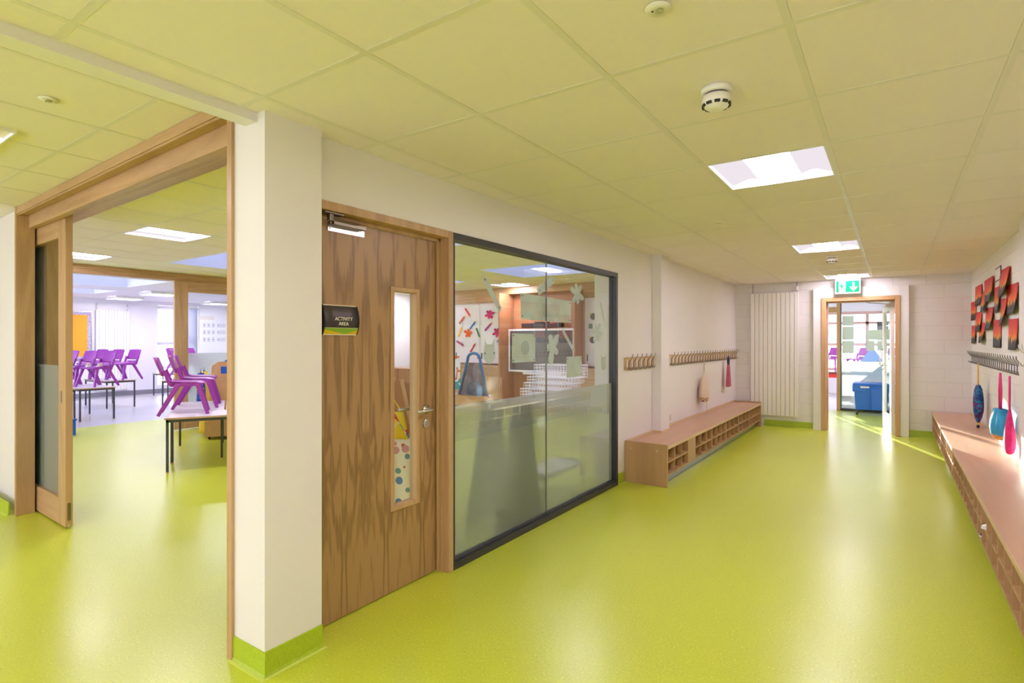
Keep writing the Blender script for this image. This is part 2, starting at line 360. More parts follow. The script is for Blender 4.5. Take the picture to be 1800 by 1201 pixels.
# ------------------------------------------------------------------ ceilings (suspended grid)
def grid_ceiling(name, x0, x1, y0, y1, z, gx, gy, tx, ty, holes):
    """tiles as quads slightly above the flush T-bars; holes = list of rects left open"""
    xs = [x0] + [gx + k * tx for k in range(-60, 60) if x0 + .01 < gx + k * tx < x1 - .01] + [x1]
    ys = [y0] + [gy + k * ty for k in range(-60, 60) if y0 + .01 < gy + k * ty < y1 - .01] + [y1]
    def inhole(x, y): return any(a < x < b and c < y < d for a, b, c, d in holes)
    t = MB(); bars = MB(); h = .012
    for a, b in zip(xs, xs[1:]):
        for c, d in zip(ys, ys[1:]):
            if inhole((a + b) / 2, (c + d) / 2): continue
            t.box(a + .0125, b - .0125, c + .0125, d - .0125, z + .001, z + .014)
    t.box(x0, x1, y0, y0 + .001, z + .02, z + .021)
    for x in xs:
        for c, d in zip(ys, ys[1:]):
            if inhole(x, (c + d) / 2) : continue
            bars.box(x - h, x + h, c, d, z - .001, z + .02)
    for y in ys:
        for a, b in zip(xs, xs[1:]):
            if inhole((a + b) / 2, y): continue
            bars.box(a + h, b - h, y - h, y + h, z, z + .02)
    o = struct(t.done(name, 'tile')); bars.done('grid_bars', 'tbar', o)
    v = MB()
    for a, b in zip(xs, xs[1:]):
        for c, d in zip(ys, ys[1:]):
            if not inhole((a + b) / 2, (c + d) / 2): v.box(a, b, c, d, z + .02, z + .04)
    v.done('backing', 'void', o)
    return o
lamps = []
GX, GY = -2.028, 1.239
corr = []
for j in (-10, -5 + 0, -2 + 0):
    pass
rows = (-7, -2, 3, 8, 13)
for j in rows: corr.append((GX + 2 * .59, GX + 3 * .59, GY + j * .61, GY + (j + 1) * .61))
grid_ceiling('ceiling', -2.19, .90, -5, YE, ZC, GX, GY, .59, .61, corr)
sky = [(-4.98, -3.62, 6.33, 7.75), (-7.9, -6.4, 6.33, 7.6), (-7.85, -6.4, 3.46, 4.68), (-5.15, -3.78, 3.46, 4.68)]
L2x, L2y = -3.27, 1.13
lefts = [(L2x - .6 * 5, L2x - .6 * 4, L2y + 1.2, L2y + 1.8), (L2x - .6 * 9, L2x - .6 * 8, L2y + 1.2, L2y + 1.8), (-4.47, -3.87, .53 - .6, .53), (L2x - .6 * 5, L2x - .6 * 4, L2y - 3.0, L2y - 2.4),  # last one on this row is an added lamp behind the camera
         (-6.27, -5.67, 8.33, 8.93), (-8.67, -8.07, 8.33, 8.93), (-6.27, -5.67, 5.33, 5.93), (-3.27, -2.67, 5.33, 5.93)]  # last three are lamps added to light the activity area
lefts[2] = (-4.47, -3.87, .53, 1.13 - .0) if False else (-4.47, -3.87, .53 - .25, 1.13 - .25)
lefts[2] = (-4.24, -3.64, .31, .91)
skg = []
for a, b, c, d in sky: skg.append((a, b, c, d))
# skylight rims snapped to the grid so tiles meet them
def snap(v, g, t=.6): return g + round((v - g) / t) * t
skg = [(snap(a, L2x), snap(b, L2x), snap(c, L2y), snap(d, L2y)) for a, b, c, d in skg]
grid_ceiling('ceiling', -9.28, -2.275, 1.53, 9.25, Z2, L2x, L2y, .6, .6, lefts + skg)
grid_ceiling("ceiling", -9.28, -2.275, -5, 1.46, Z2, L2x, L2y, .6, .6, [h for k_, h in enumerate(lefts) if k_ != 2])
# roof above everything (keeps the sun out), skylight shafts
def plain_ceiling(name, x0, x1, y0, y1, z, holes, m='plain'):
    xs = sorted({x0, x1, *[h[0] for h in holes], *[h[1] for h in holes]}); ys = sorted({y0, y1, *[h[2] for h in holes], *[h[3] for h in holes]})
    t = MB()
    for a, b in zip(xs, xs[1:]):
        for c, d in zip(ys, ys[1:]):
            if not any(h[0] <= (a + b) / 2 <= h[1] and h[2] <= (c + d) / 2 <= h[3] for h in holes): t.box(a, b, c, d, z, z + .05)
    return struct(t.done(name, m))
csky = [(-13.4, -11.2, 3.3, 4.7), (-14.6, -13.4 - .3, 2.6, 5.0)]
csky = [(-12.4, -10.6, 2.2, 4.72), (-14.7, -13.4, 2.2, 4.95), (-12.4, -10.6, 6.2, 8.3)]
plain_ceiling('ceiling', -16.2, -9.28, 1.62, 9.25, Z2, csky)
plain_ceiling('ceiling', -6.0, 3.0, 10.1, 17.2, Z2, [(-1.6, -.2, 11.2, 12.4)])
holes = skg + csky + [(-1.6, -.2, 11.2, 12.4)]
r = MB()
xs = sorted({-16.5, 3.2, *[h[0] for h in holes], *[h[1] for h in holes]}); ys = sorted({-5, 17.4, *[h[2] for h in holes], *[h[3] for h in holes]})
for a, b in zip(xs, xs[1:]):
    for c, d in zip(ys, ys[1:]):
        if not any(h[0] <= (a + b) / 2 <= h[1] and h[2] <= (c + d) / 2 <= h[3] for h in holes): r.box(a, b, c, d, 3.1, 3.2)
struct(r.done('roof', 'plain'))
bpy.data.objects['roof'].name = 'ceiling_roof'
for k, (a, b, c, d) in enumerate(holes):
    s_ = MB(); t = .03
    g_ = .013; s_.box(a - t, a + g_, c - t, d + t, Z2 - .004, 3.135); s_.box(b - g_, b + t, c - t, d + t, Z2 - .004, 3.135); s_.box(a + g_, b - g_, c - t, c + g_, Z2 - .004, 3.135); s_.box(a + g_, b - g_, d - g_, d + t, Z2 - .004, 3.135)
    o = struct(s_.done('trim_%d' % (k + 3), 'plain'))
# luminaires
def luminaire(x0, x1, y0, y1, z, label, group, dm='lampc'):
    cx, cy = (x0 + x1) / 2, (y0 + y1) / 2; w_, d_ = (x1 - x0), (y1 - y0)
    t = thing('ceiling_light', label, 'light', (cx, cy, z), 0, group)
    hw, hd = w_ / 2 - .012, d_ / 2 - .012
    f_ = MB(); e = .008
    f_.box(-hw, hw, -hd, -hd + e, -.001, .06); f_.box(-hw, hw, hd - e, hd, -.001, .06); f_.box(-hw, -hw + e, -hd + e, hd - e, -.001, .06); f_.box(hw - e, hw, -hd + e, hd - e, -.001, .06)
    f_.done('frame', 'white', t)
    hw -= e; hd -= e; c_ = .11
    MB().sheet(lambda u, v: (-c_ + 2 * c_ * u, -hd + 2 * hd * v, .02 - .012 * math.sin(PI * u)), 6, 2, (0, 0, .006)).done('diffuser', dm, t, smooth=False)
    for sgn in (-1, 1):
        MB().sheet(lambda u, v: (sgn * (c_ + (hw - c_) * u), -hd + 2 * hd * v, .022 + .030 * math.sin(PI * (1 - u) ** 1.3 * .9) ), 8, 2, (0, 0, .006)).done('wing', 'lampw', t, smooth=True)
    return t
for k, h in enumerate(corr):
    luminaire(*h, ZC, ['square ceiling light in the corridor ceiling behind the viewpoint', 'square ceiling light right above the viewpoint in the corridor', 'largest bright square ceiling light in the corridor, beyond the smoke alarm',
                       'second square corridor ceiling light, halfway to the exit door', 'farthest square corridor ceiling light, just in front of the green exit sign'][k], 'corridor ceiling lights')
for k, h in enumerate(lefts):
    luminaire(*h, Z2 - (.014 if k == 2 else 0), ['ceiling light seen through the sliding door opening, above the purple chairs', 'ceiling light beyond the opening near the far oak header', 'ceiling light at the left edge of the picture before the opening',
                       'ceiling light in the left bay behind the viewpoint', 'ceiling light seen through the window above the white cupboard doors', 'ceiling light in the far left corner of the activity area',
                       'ceiling light in the middle of the activity area', 'ceiling light in the activity area near the window'][k], 'ceiling lights left of the corridor', 'lampc' if k in (2, 3) else 'lampa')
for k, h in enumerate([(-13.4, -12.8, 5.3, 5.9), (-15.4, -14.8, 5.4, 6.0), (-13.4, -12.8, 7.6, 8.2), (-10.4, -9.8, 5.0, 5.6), (-15.4, -14.8, 7.6, 8.2)]):  # last three are extra lamps added to brighten the classroom
    luminaire(*h, Z2 - .062, ['flat light in the far classroom ceiling by the oak post', 'flat light in the far classroom ceiling above the radiator', 'flat light in the far classroom ceiling beyond the post', 'classroom ceiling light just past the far oak header', 'classroom ceiling light by the bright window'][k], 'classroom ceiling lights', 'lampd')
for k, h in enumerate([(-1.6, -1.0, 14.2, 14.8), (.4, 1.0, 14.2, 14.8), (-3.6, -3.0, 14.2, 14.8)]):  # lamps added out of view to light this room
    luminaire(*h, Z2 - .062, ['flat light in the ceiling of the room past the exit door, above the chairs', 'flat light right of the exit doorway room', 'flat light left in the room past the exit door'][k], 'lights past the exit door', 'lampd')
for k, (a, b, c, d) in enumerate(holes): struct(box('window_%d' % (k + 10), 'skyglass', (a, b, c, d, 3.14, 3.16)))

# ================================================================== ACTIVITY AREA DOOR
LX = -2.27
fr = MB()
fr.box(LX - .10, -2.183, 2.517, 2.560, 0, 2.045)                                   # right jamb with reveal
fr.box(LX - .10, -2.183, 1.607, 2.517, 2.003, 2.045)
fr.box(LX - .10, LX - .02, 1.607, 1.640, 0, 2.003)
fr.box(LX + .004, LX + .022, 2.496, 2.517, 0, 2.003); fr.box(LX + .004, LX + .022, 1.607, 2.517, 1.984, 2.003)  # stops
d1 = struct(fr.done('door_1', 'oakZ', bevel=.003))
# leaf with a cut-out for the vision panel
y0, y1, z0, z1 = 1.610, 2.494, .006, 1.982; py0, py1, pz0, pz1 = 2.152, 2.332, .47, 1.665
lf = MB(); X0, X1 = LX - .044, LX
lf.box(X0, X1, y0, py0, z0, z1); lf.box(X0, X1, py1, y1, z0, z1); lf.box(X0, X1, py0, py1, z0, pz0); lf.box(X0, X1, py0, py1, pz1, z1)
leaf = thing('flush_door', 'oak veneered door with a tall narrow glass panel and lever handle, beside the white pier', 'door', (LX, 1.61, 0))
def into(parent, *objs):
    inv = Matrix.Translation(parent.location) @ Matrix.Rotation(parent.rotation_euler.z, 4, 'Z')
    for o in objs: o.parent = parent; o.matrix_parent_inverse = inv.inverted()
lo = lf.done('leaf', 'doorv')
b_ = MB(); e = .022
for (a, b, c, d) in ((py0 - e, py0 + .004, pz0 - e, pz1 + e), (py1 - .004, py1 + e, pz0 - e, pz1 + e), (py0, py1, pz0 - e, pz0 + .004), (py0, py1, pz1 - .004, pz1 + e)):
    b_.box(X0 - .006, X1 + .007, a, b, c, d)
bd = b_.done('glazing_bead', 'oakZ', bevel=.003)
gp = box('glass_panel', 'glass', (LX - .026, LX - .020, py0, py1, pz0, pz1))
h = MB(); hz = .985; hy = 2.41
h.lathe([(.026, 0), (.026, .008), (.011, .010), (.010, .05)], (X1, hy, hz), 24, 'X')
h.tube([(X1 + .05, hy + .004, hz), (X1 + .056, hy - .02, hz), (X1 + .056, hy - .075, hz - .001), (X1 + .052, hy - .118, hz - .001)], .0095, 12)
hd = h.done('lever_handle', 'steel', smooth=True)
h = MB(); h.lathe([(.026, 0), (.026, .007), (.022, .009)], (X1, hy, hz - .085), 24, 'X'); h.box(X1 + .009, X1 + .012, hy - .004, hy + .004, hz - .098, hz - .074)
es = h.done('keyhole_escutcheon', 'steel', smooth=False)
h = MB(); h.lathe([(.026, 0), (.026, .008), (.011, .010), (.010, .05)], (X0 - .05, hy, hz), 24, 'X'); h.tube([(X0 - .05, hy, hz), (X0 - .052, hy - .03, hz), (X0 - .052, hy - .12, hz)], .0095, 12)
hb = h.done('inner_handle', 'steel', smooth=True)
c_ = MB(); c_.box(X1, X1 + .004, 1.72, 1.945, 1.925, 1.955)
for yy in (1.735, 1.83, 1.93): c_.lathe([(.004, 0), (.004, .003)], (X1 + .004, yy, 1.94), 8, 'X')
c1 = c_.done('closer_plate', 'steel')
c_ = MB(); c_.box(X1 + .004, X1 + .045, 1.725, 1.925, 1.953, 1.969); c_.tube([(X1 + .05, 1.70, 1.975), (X1 + .047, 1.82, 1.972), (X1 + .03, 1.935, 1.966)], .006, 8)
c_.lathe([(.016, 1.962), (.016, 1.992), (.009, 1.999)], (X1 + .05, 1.70, 0), 16); c_.lathe([(.006, 1.950), (.006, 1.962)], (X1 + .05, 1.70, 0), 8)
c_.box(X1 + .02, X1 + .07, 1.655, 1.765, 1.994, 2.000)
c2 = c_.done('closer_arm', 'bronze')
into(leaf, lo, bd, gp, hd, es, hb, c1, c2)
# door sign (curved)
sg = thing('door_sign', 'curved dark metal door sign reading ACTIVITY AREA with green and yellow band', 'sign', (X1, 1.79, 1.49))
SY, SZ, DP = .100, .074, .020
def arc(v, off=0): a = (v - .5) * 2; return .004 + DP * (1 - a * a) + off
M['signm'] = mat('sign_metal', (.075, .062, .06), .42, .6); M['sgreen'] = mat('sign_green', (.22, .42, .04), .4); M['syel'] = mat('sign_yellow', (.75, .47, .02), .4); M['letter'] = mat('sign_letter', (.9, .86, .8), .6); M['signtrim'] = mat('sign_trim', (.75, .66, .52), .4)
def zz(v): return -SZ + 2 * SZ * v
o_ = MB(); o_.sheet(lambda u, v: (arc(v), -SY + 2 * SY * u, zz(v)), 4, 20, (-.003, 0, 0)).done('curved_plate', 'signm', sg, smooth=True)
for s_ in (-1, 1): MB().prism([(arc(v / 12, .002), zz(v / 12)) for v in range(13)] + [(0, SZ), (0, -SZ)], (0, s_ * SY, 0), (1, 0, 0), (0, 0, 1), (0, s_ * .006, 0)).done('end_cap', 'black', sg)
for a_, b_2 in ((SZ - .004, SZ + .001), (-SZ - .001, -SZ + .004)): MB().box(arc(1) - .001, arc(1) + .003, -SY, SY, a_, b_2).done('edge_trim', 'signtrim', sg)
zb = lambda z: arc((z + SZ) / (2 * SZ), .0008)
def strip(pts, name, m):
    """polygon in (y,z) following the curved plate"""
    q = MB(); n = 8; zs = sorted({p[1] for p in pts}); a, b = zs[0], zs[-1]
    def span(z):
        ys_ = []
        for (p, r_) in zip(pts, pts[1:] + pts[:1]):
            if (p[1] - z) * (r_[1] - z) <= 0 and p[1] != r_[1]: ys_.append(p[0] + (r_[0] - p[0]) * (z - p[1]) / (r_[1] - p[1]))
        return (min(ys_), max(ys_)) if ys_ else (0, 0)
    def fn(u, v):
        z = a + (b - a) * min(max(v, .001), .999); l_, h_ = span(z); return (zb(z), l_ + (h_ - l_) * u, z)
    q.sheet(fn, 2, n, (.0005, 0, 0)); return q.done(name, m, sg)
strip([(-SY, -.070), (SY, -.070), (SY, -.046), (-SY, -.046)], 'yellow_band', 'syel')
q = strip([(-SY, -.040), (SY, -.040), (SY, -.047), (.03, -.069), (-SY, -.047)], 'green_band', 'sgreen'); q.location.x = .0008
strip([(-SY, -.040), (SY, -.040), (SY, -.038), (-SY, -.038)], 'band_line', 'signtrim')
for s_, z_ in (('ACTIVITY', .005), ('AREA', -.019)): text_mesh('sign_lettering', s_, 'letter', .025, sg, (zb(z_) + .0035, .006, z_), (PI / 2, 0, PI / 2))

# ================================================================== INTERNAL WINDOW
WY0, WY1, WT, GXp = 2.562, 4.99, 2.043, -2.225
fr = MB()
for a, b, c, d in ((WY0, WY1, WT - .042, WT), (WY0, WY1, 0, .042), (WY0, WY0 + .012, .042, WT - .042), (WY1 - .042, WY1, .042, WT - .042)): fr.box(-2.262, -2.183, a, b, c, d)
fr.box(-2.242, -2.236, WY0, WY1 - .04, .04, .06); fr.box(-2.21, -2.2, WY0, WY1 - .04, .04, .056)
struct(fr.done('window_1', 'dark', bevel=.002))
w1 = bpy.data.objects['window_1']
for a, b in ((WY0 + .012, 3.711), (3.717, WY1 - .042)):
    box('clear_pane', 'glass2', (GXp - .005, GXp + .005, a, b, .042, WT - .042), w1)
    box('frosted_film', 'frost', (GXp - .0075, GXp - .0065, a, b, .042, .985), w1)
box('silicone_joint', mat('silicone', (.25, .25, .27), .3), (GXp - .006, GXp + .006, 3.711, 3.717, .042, WT - .042), w1)
struct(box('trim_2', 'wall', (-2.42, -2.262, 4.965, 5.0, 0, 2.05)))

# ================================================================== LEFT BENCH
def bench(name, label, xf, xb, y0, y1, z, mods, sgn, ends, fill=None, plinth='plinth', cells=3):
    """xf = front edge x, xb = wall side; sgn = +1 if front faces +X"""
    t = thing(name, label, 'bench', ((xf + xb) / 2, y0, 0)); cx = (xf + xb) / 2
    def P(n, m, bm, **k): o = bm.done(n, m, **k); into(t, o); return o
    lo, hi = min(xf, xb), max(xf, xb)
    P('seat_top', 'lam', MB().box(lo, hi, y0, y1, z - .028, z), bevel=.002)
    P('front_edging', 'lamfront', MB().box(*sorted((xf, xf + sgn * .003)), y0, y1, z - .029, z))
    P('back_upstand', 'lamfront', MB().box(*sorted((xb, xb + sgn * .018)), y0, y1, z, z + .022))
    zb_, th = .105, .012
    for (a, b, nc) in mods:
        q = MB(); fx = xf - sgn * .004; bx = xf - sgn * .33; l_, h_ = sorted((fx, bx))
        q.box(l_, h_, a, a + .014, zb_, z - .028); q.box(l_, h_, b - .014, b, zb_, z - .028)
        q.box(l_, h_, a, b, zb_, zb_ + .014)
        zm = (zb_ + z - .028) / 2; q.box(l_, h_, a, b, zm - .007, zm + .007)
        for k in range(1, nc): yy = a + (b - a) * k / nc; q.box(l_, h_, yy - .006, yy + .006, zb_, z - .028)
        P('cubby_unit', 'lamz', q)
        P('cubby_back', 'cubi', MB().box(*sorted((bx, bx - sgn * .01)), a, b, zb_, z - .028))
    if fill: P('filler_panel', 'lamz', MB().box(*sorted((xf - sgn * .004, xf - sgn * .022)), fill[0], fill[1], zb_, z - .028))
    P('plinth', plinth, MB().box(*sorted((xf - sgn * .075, xf - sgn * .095)), y0 + .01, y1 - .01, 0, zb_))
    for (a, b) in ends:
        P('end_panel', 'lamz', MB().box(min(xf, xb) - 0, max(xf, xb) + 0, a, b, 0, z + .018), bevel=.002)
    return t
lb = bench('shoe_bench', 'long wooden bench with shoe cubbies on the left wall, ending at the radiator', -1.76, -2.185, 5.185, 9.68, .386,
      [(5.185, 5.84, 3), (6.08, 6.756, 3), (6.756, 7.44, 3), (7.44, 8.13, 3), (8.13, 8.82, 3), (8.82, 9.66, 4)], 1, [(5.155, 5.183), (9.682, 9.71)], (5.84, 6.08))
o = box('collar_trim', 'lamfront', (-2.185, -2.075, 5.915, 5.93, .386, .405)); into(lb, o)
o = box('collar_trim', 'lamfront', (-2.09, -2.075, 5.93, 6.215, .386, .405)); into(lb, o)
for yy in (-2.12, -1.86): o = MB().lathe([(.007, 0), (.007, -.003)], (yy, 5.155, .335), 12, 'Y').done('screw_cap', 'steel'); into(lb, o)
def lin(a, b, n): return [(a + (b - a) * k / n, a + (b - a) * (k + 1) / n) for k in range(n)]
edges = [-.37, .49, 1.35, 2.21, 3.07, 3.93, 4.79, 5.65, 6.51, 7.37, 8.23, 9.09, 9.88]
bench('shoe_bench', 'long wooden bench with shoe cubbies along the right block wall under the hanging bags', .46, .895, -.4, 9.89, .385,
      [(a, b, 4) for a, b in zip(edges, edges[1:])], -1, [], plinth='plinth')
# shoes in the cubbies
def shoe(label, m, loc, rz, s=1.0, cat='shoe'):
    t = thing('child_shoe', label, cat, loc, rz)
    pr_ = [(-.09, .022), (-.095, .03), (-.06, .034), (0, .03), (.06, .036), (.085, .028), (.09, 0)]
    def half(v):   # half width along x from heel to toe
        return (.026 + .012 * math.sin(PI * min(1, v * 1.1)) ) * s * (1 if v < .8 else math.sqrt(max(0, 1 - ((v - .8) / .21) ** 2)) + .02) * (1 if v > .1 else math.sqrt(v / .1 + .15))
    def hgt(v): return (.060 - .032 * max(0, min(1, (v - .3) / .35))) * s * (1 if v < .85 else max(.45, 1 - (v - .85) * 4))
    q = MB(); n = 14; rings = []
    for i in range(n + 1):
        v = i / n; x = (-.08 + .16 * v) * s; hw, hh = half(v), hgt(v); ring = []
        for a in range(12):
            an = 2 * PI * a / 12; cz = math.sin(an); ring.append(q.bm.verts.new((x, hw * math.cos(an) * (1 - .25 * max(0, cz)), .006 + hh * (cz * .5 + .5))))
        rings.append(ring)
    for A, B in zip(rings, rings[1:]):
        for a in range(12): q.bm.faces.new((A[a], A[(a + 1) % 12], B[(a + 1) % 12], B[a]))
    q.bm.faces.new(rings[0][::-1]); q.bm.faces.new(rings[-1]); q.done('upper', m, t, smooth=True)
    q = MB(); q.prism([((-.084 + .168 * i / n) * s, half(i / n) + .003) for i in range(n + 1)] + [((-.084 + .168 * i / n) * s, -half(i / n) - .003) for i in range(n, -1, -1)], (0, 0, 0), (1, 0, 0), (0, 1, 0), (0, 0, .010 * s)).done('sole', 'paper', t)
    q = MB(); q.box(-.005 * s, .02 * s, -.026 * s, .026 * s, .046 * s, .052 * s).box(.025 * s, .04 * s, -.026 * s, .026 * s, .036 * s, .042 * s).done('strap', m, t)
    return t
M['navy'] = mat('navy_cloth', (.02, .03, .10), .6); M['cream'] = noisy(mat('cream_cloth', (.72, .58, .46), .8), (.76, .62, .50), (.62, .49, .38), 14, 4)
zm = (.105 + .357) / 2 + .0075
shoe('small white shoe in an upper cubby of the right bench', 'paper', (.53, 4.43, zm), PI * .95, 1.0)
shoe('small navy blue shoe in a lower cubby of the right bench', 'navy', (.545, 4.66, .12), PI * .9, 1.0)
shoe('pale shoe in an upper cubby near the front end of the left bench', 'pale', (-1.88, 5.50, zm), .3, .8)
# ================================================================== COAT RACKS
M['tagp'] = mat('name_tag', (.78, .70, .62), .6); M['tagy'] = mat('yellow_figure', (.80, .68, .05), .6)
def hook_pts(s, big=False):
    k = 1.15 if big else 1.0
    return [(s * .046 * k, 0, .125), (s * .044 * k, 0, .100), (s * .028 * k, 0, .072), (s * .006, 0, .045), (s * .006, 0, -.015), (s * .012, 0, -.030), (s * .032, 0, -.034), (s * .040, 0, -.024), (s * .042, 0, -.010)]
def coat_rack(label, x, y0, y1, z, n, s, board, tags, m, mx=.0):
    t = thing('coat_rack', label, 'coat rack', (x, y0, z))
    th = .02 if board else .004
    if board: box('backing_board', 'oakY', (min(0, s * th), max(0, s * th), 0, y1 - y0, -.055, .07), t, bevel=.003)
    else: box('mounting_rail', 'white', (min(0, s * .006), max(0, s * .006), 0, y1 - y0, -.03, .045), t)
    for k in range(n):
        yy = (y1 - y0) * (k + .5) / n
        q = MB(); q.tube([(p[0] + s * th, yy, p[2] - .02) for p in hook_pts(s, not board)], .0036 if board else .0044, 6); q.done('hook', m, t, smooth=True)
        if tags:
            box('name_tag', 'tagp', (s * th, s * (th + .0015), yy - .045, yy - .017, -.03, .055) if s > 0 else (s * (th + .0015), s * th, yy - .045, yy - .017, -.03, .055), t)
            if k % 2 == 0 or tags > 1:
                c = MB(); c.lathe([(.011, 0), (.011, .0015)], (s * th, yy - .045, .066), 8, 'X'); c.prism([(-.006, 0), (.006, 0), (.016, -.026), (-.014, -.024)], (s * th, yy - .045, .066), (0, 1, 0), (0, 0, 1), (s * .0015, 0, 0)); c.done('yellow_figure', 'tagy', t)
    q = MB(); q.tube([(s * (th + .010), .01, -.037), (s * (th + .010), y1 - y0 - .01, -.037)], .0028, 6); 
    if not board: q.tube([(s * (th + .006), .005, .02), (s * (th + .006), y1 - y0 - .005, .02)], .0035, 6)
    q.done('lower_rail', m, t, smooth=True)
    return t
coat_rack('short oak coat rack with six hooks and name tags, between window and boxed column', XW, 5.15, 5.91, 1.155, 6, 1, True, 2, 'wire')
coat_rack('long oak coat rack with many hooks over the left bench, beyond the boxed column', XW, 6.43, 9.84, 1.155, 26, 1, True, 1, 'wire')
coat_rack('long steel coat hook rail on the right block wall below the paintings', XR, 6.10, 9.86, 1.155, 27, -1, False, 0, 'wire')
coat_rack('steel coat hooks on the white pier at the right edge', .83, 5.35, 5.62, 1.255, 2, -1, False, 0, 'steel')

# ================================================================== BAGS
def bag(name, label, loc, prof, m, cord, depth=.5, wr=.10, seed=1, ny=28, base=None):
    """prof = [(z, halfwidth)] from bottom to neck; loc = hook point; cord=(material, dz to neck, spread)"""
    rnd = random.Random(seed); ph = [rnd.random() * 6 for _ in range(6)]
    t = thing(name, label, 'bag', loc)
    q = MB()
    def wob(j, a): return 1 + wr * (math.sin(5 * a + ph[0] + j * .35) * .5 + math.sin(9 * a + ph[1] - j * .5) * .35 + math.sin(13 * a + ph[2]) * .2)
    q.lathe([(r, z) for z, r in prof], (0, 0, 0), ny, 'Z', depth, 1, wob)
    q.done('bag_body', m, t, smooth=True)
    zn = prof[-1][0]; cm, sp, rr = cord
    q = MB(); q.tube([(0, -.004, .0), (0, -sp, zn * .5), (0, -sp * .6, zn)], rr, 6); q.tube([(0, .004, .0), (0, sp, zn * .5), (0, sp * .6, zn)], rr, 6); q.done('drawstring', cm, t, smooth=True)
    return t
def patches(name, cols, scale=9):
    m = mat(name, cols[0], .6); b = m.node_tree.nodes['Principled BSDF']; tc = N(m, 'ShaderNodeTexCoord'); no = N(m, 'ShaderNodeTexNoise'); no.inputs['Scale'].default_value = scale; no.inputs['Detail'].default_value = 2
    L(m, tc.outputs['Object'], no.inputs[0]); n = len(cols); r = ramp(m, [(.34 + .34 * i / n, c) for i, c in enumerate(cols)], 'CONSTANT'); L(m, no.outputs[0], r.inputs[0]); L(m, r.outputs[0], b.inputs['Base Color']); return m
def zsplit(name, c_lo, c_hi, z, extra=None):
    m = mat(name, c_hi, .7); b = m.node_tree.nodes['Principled BSDF']; tc = N(m, 'ShaderNodeTexCoord'); sp = N(m, 'ShaderNodeSeparateXYZ'); L(m, tc.outputs['Object'], sp.inputs[0])
    no = N(m, 'ShaderNodeTexNoise'); no.inputs['Scale'].default_value = 24; L(m, tc.outputs['Object'], no.inputs[0]); r = ramp(m, [(.3 + .4 * i / len(c_lo), c) for i, c in enumerate(c_lo)], 'CONSTANT'); L(m, no.outputs[0], r.inputs[0])
    g = N(m, 'ShaderNodeMath', operation='LESS_THAN'); g.inputs[1].default_value = z; L(m, sp.outputs['Z'], g.inputs[0])
    mx = N(m, 'ShaderNodeMix', data_type='RGBA'); mx.inputs[6].default_value = (*c_hi, 1); L(m, g.outputs[0], mx.inputs[0]); L(m, r.outputs[0], mx.inputs[7]); L(m, mx.outputs[2], b.inputs['Base Color']); return m
M['cordc'] = mat('cream_cord', (.66, .56, .42), .8); M['cordy'] = mat('yellow_cord', (.80, .55, .12), .7); M['cordp'] = mat('pink_cord', (.75, .04, .22), .7)
creamp = zsplit('cream_print', [(.30, .05, .12), (.70, .58, .46), (.55, .35, .05), (.10, .05, .08)], (.72, .58, .46), -.50)
t = bag('drawstring_bag', 'cream drawstring bag with printed base hanging on the left coat rack', (-2.115, 7.70, 1.13), [(-.565, .04), (-.555, .10), (-.51, .13), (-.44, .135), (-.36, .115), (-.28, .085), (-.22, .055), (-.17, .03), (-.15, .016)], creamp, ('cordc', .012, .004), .45, .12, 3)
q = MB(); q.tube([(.02, .03, -.57), (.024, .034, -.68), (.02, .03, -.74)], .003, 5); q.tube([(.02, .045, -.57), (.022, .05, -.66), (.02, .055, -.76)], .003, 5); q.done('loose_cord', 'cordc', t)
M['rose'] = noisy(mat('dusty_pink_cloth', (.50, .12, .19), .85), (.55, .14, .21), (.42, .09, .15), 40, 2)
t = bag('drawstring_bag', 'small dusty pink pouch on a navy strap, far end of left coat rack', (-2.115, 9.05, 1.15), [(-.47, .085), (-.46, .098), (-.38, .088), (-.28, .070), (-.18, .055), (-.13, .045)], M['rose'], ('navy', .04, .012), .35, .18, 5)
# right wall bags
bluep = patches('galaxy_cloth', [(.01, .06, .22), (.02, .20, .50), (.05, .02, .12), (.16, .03, .22), (.02, .24, .55), (.03, .05, .20)], 9)
t = bag('drawstring_bag', 'blue and purple patterned swim bag on a yellow cord, farthest bag on the right wall', (.815, 8.35, 1.13), [(-.69, .012), (-.67, .035), (-.63, .065), (-.55, .093), (-.46, .098), (-.38, .090), (-.30, .072), (-.25, .04)], bluep, ('cordy', .018, .008), .5, .10, 8)
q = MB(); q.box(-.012, .012, -.014, .014, -.73, -.685); q.done('cord_toggle', 'cordy', t); q = MB(); q.box(-.012, .012, -.020, .020, -.742, -.71); q.done('label_patch', 'navy', t)
skyb = zsplit('sky_blue_print', [(.65, .05, .02), (.75, .35, .02), (.02, .30, .60)], (.03, .33, .62), -.55)
t = bag('drawstring_bag', 'turquoise gathered bag with orange print at its base, middle bag on the right wall', (.80, 6.62, 1.10), [(-.60, .05), (-.59, .10), (-.55, .145), (-.49, .165), (-.43, .158), (-.38, .13), (-.35, .10), (-.325, .11)], skyb, ('cordp', .06, .008), .45, .14, 12)
M['pinkc'] = noisy(mat('hot_pink_cloth', (.78, .02, .20), .7), (.82, .03, .22), (.68, .015, .16), 30, 3)
t = bag('drawstring_bag', 'plain hot pink drawstring bag, nearest bag on the right wall', (.79, 6.06, 1.10), [(-.64, .02), (-.63, .042), (-.59, .060), (-.53, .064), (-.46, .056), (-.39, .042), (-.32, .026), (-.27, .012)], M['pinkc'], ('cordp', .010, .007), .6, .06, 14)
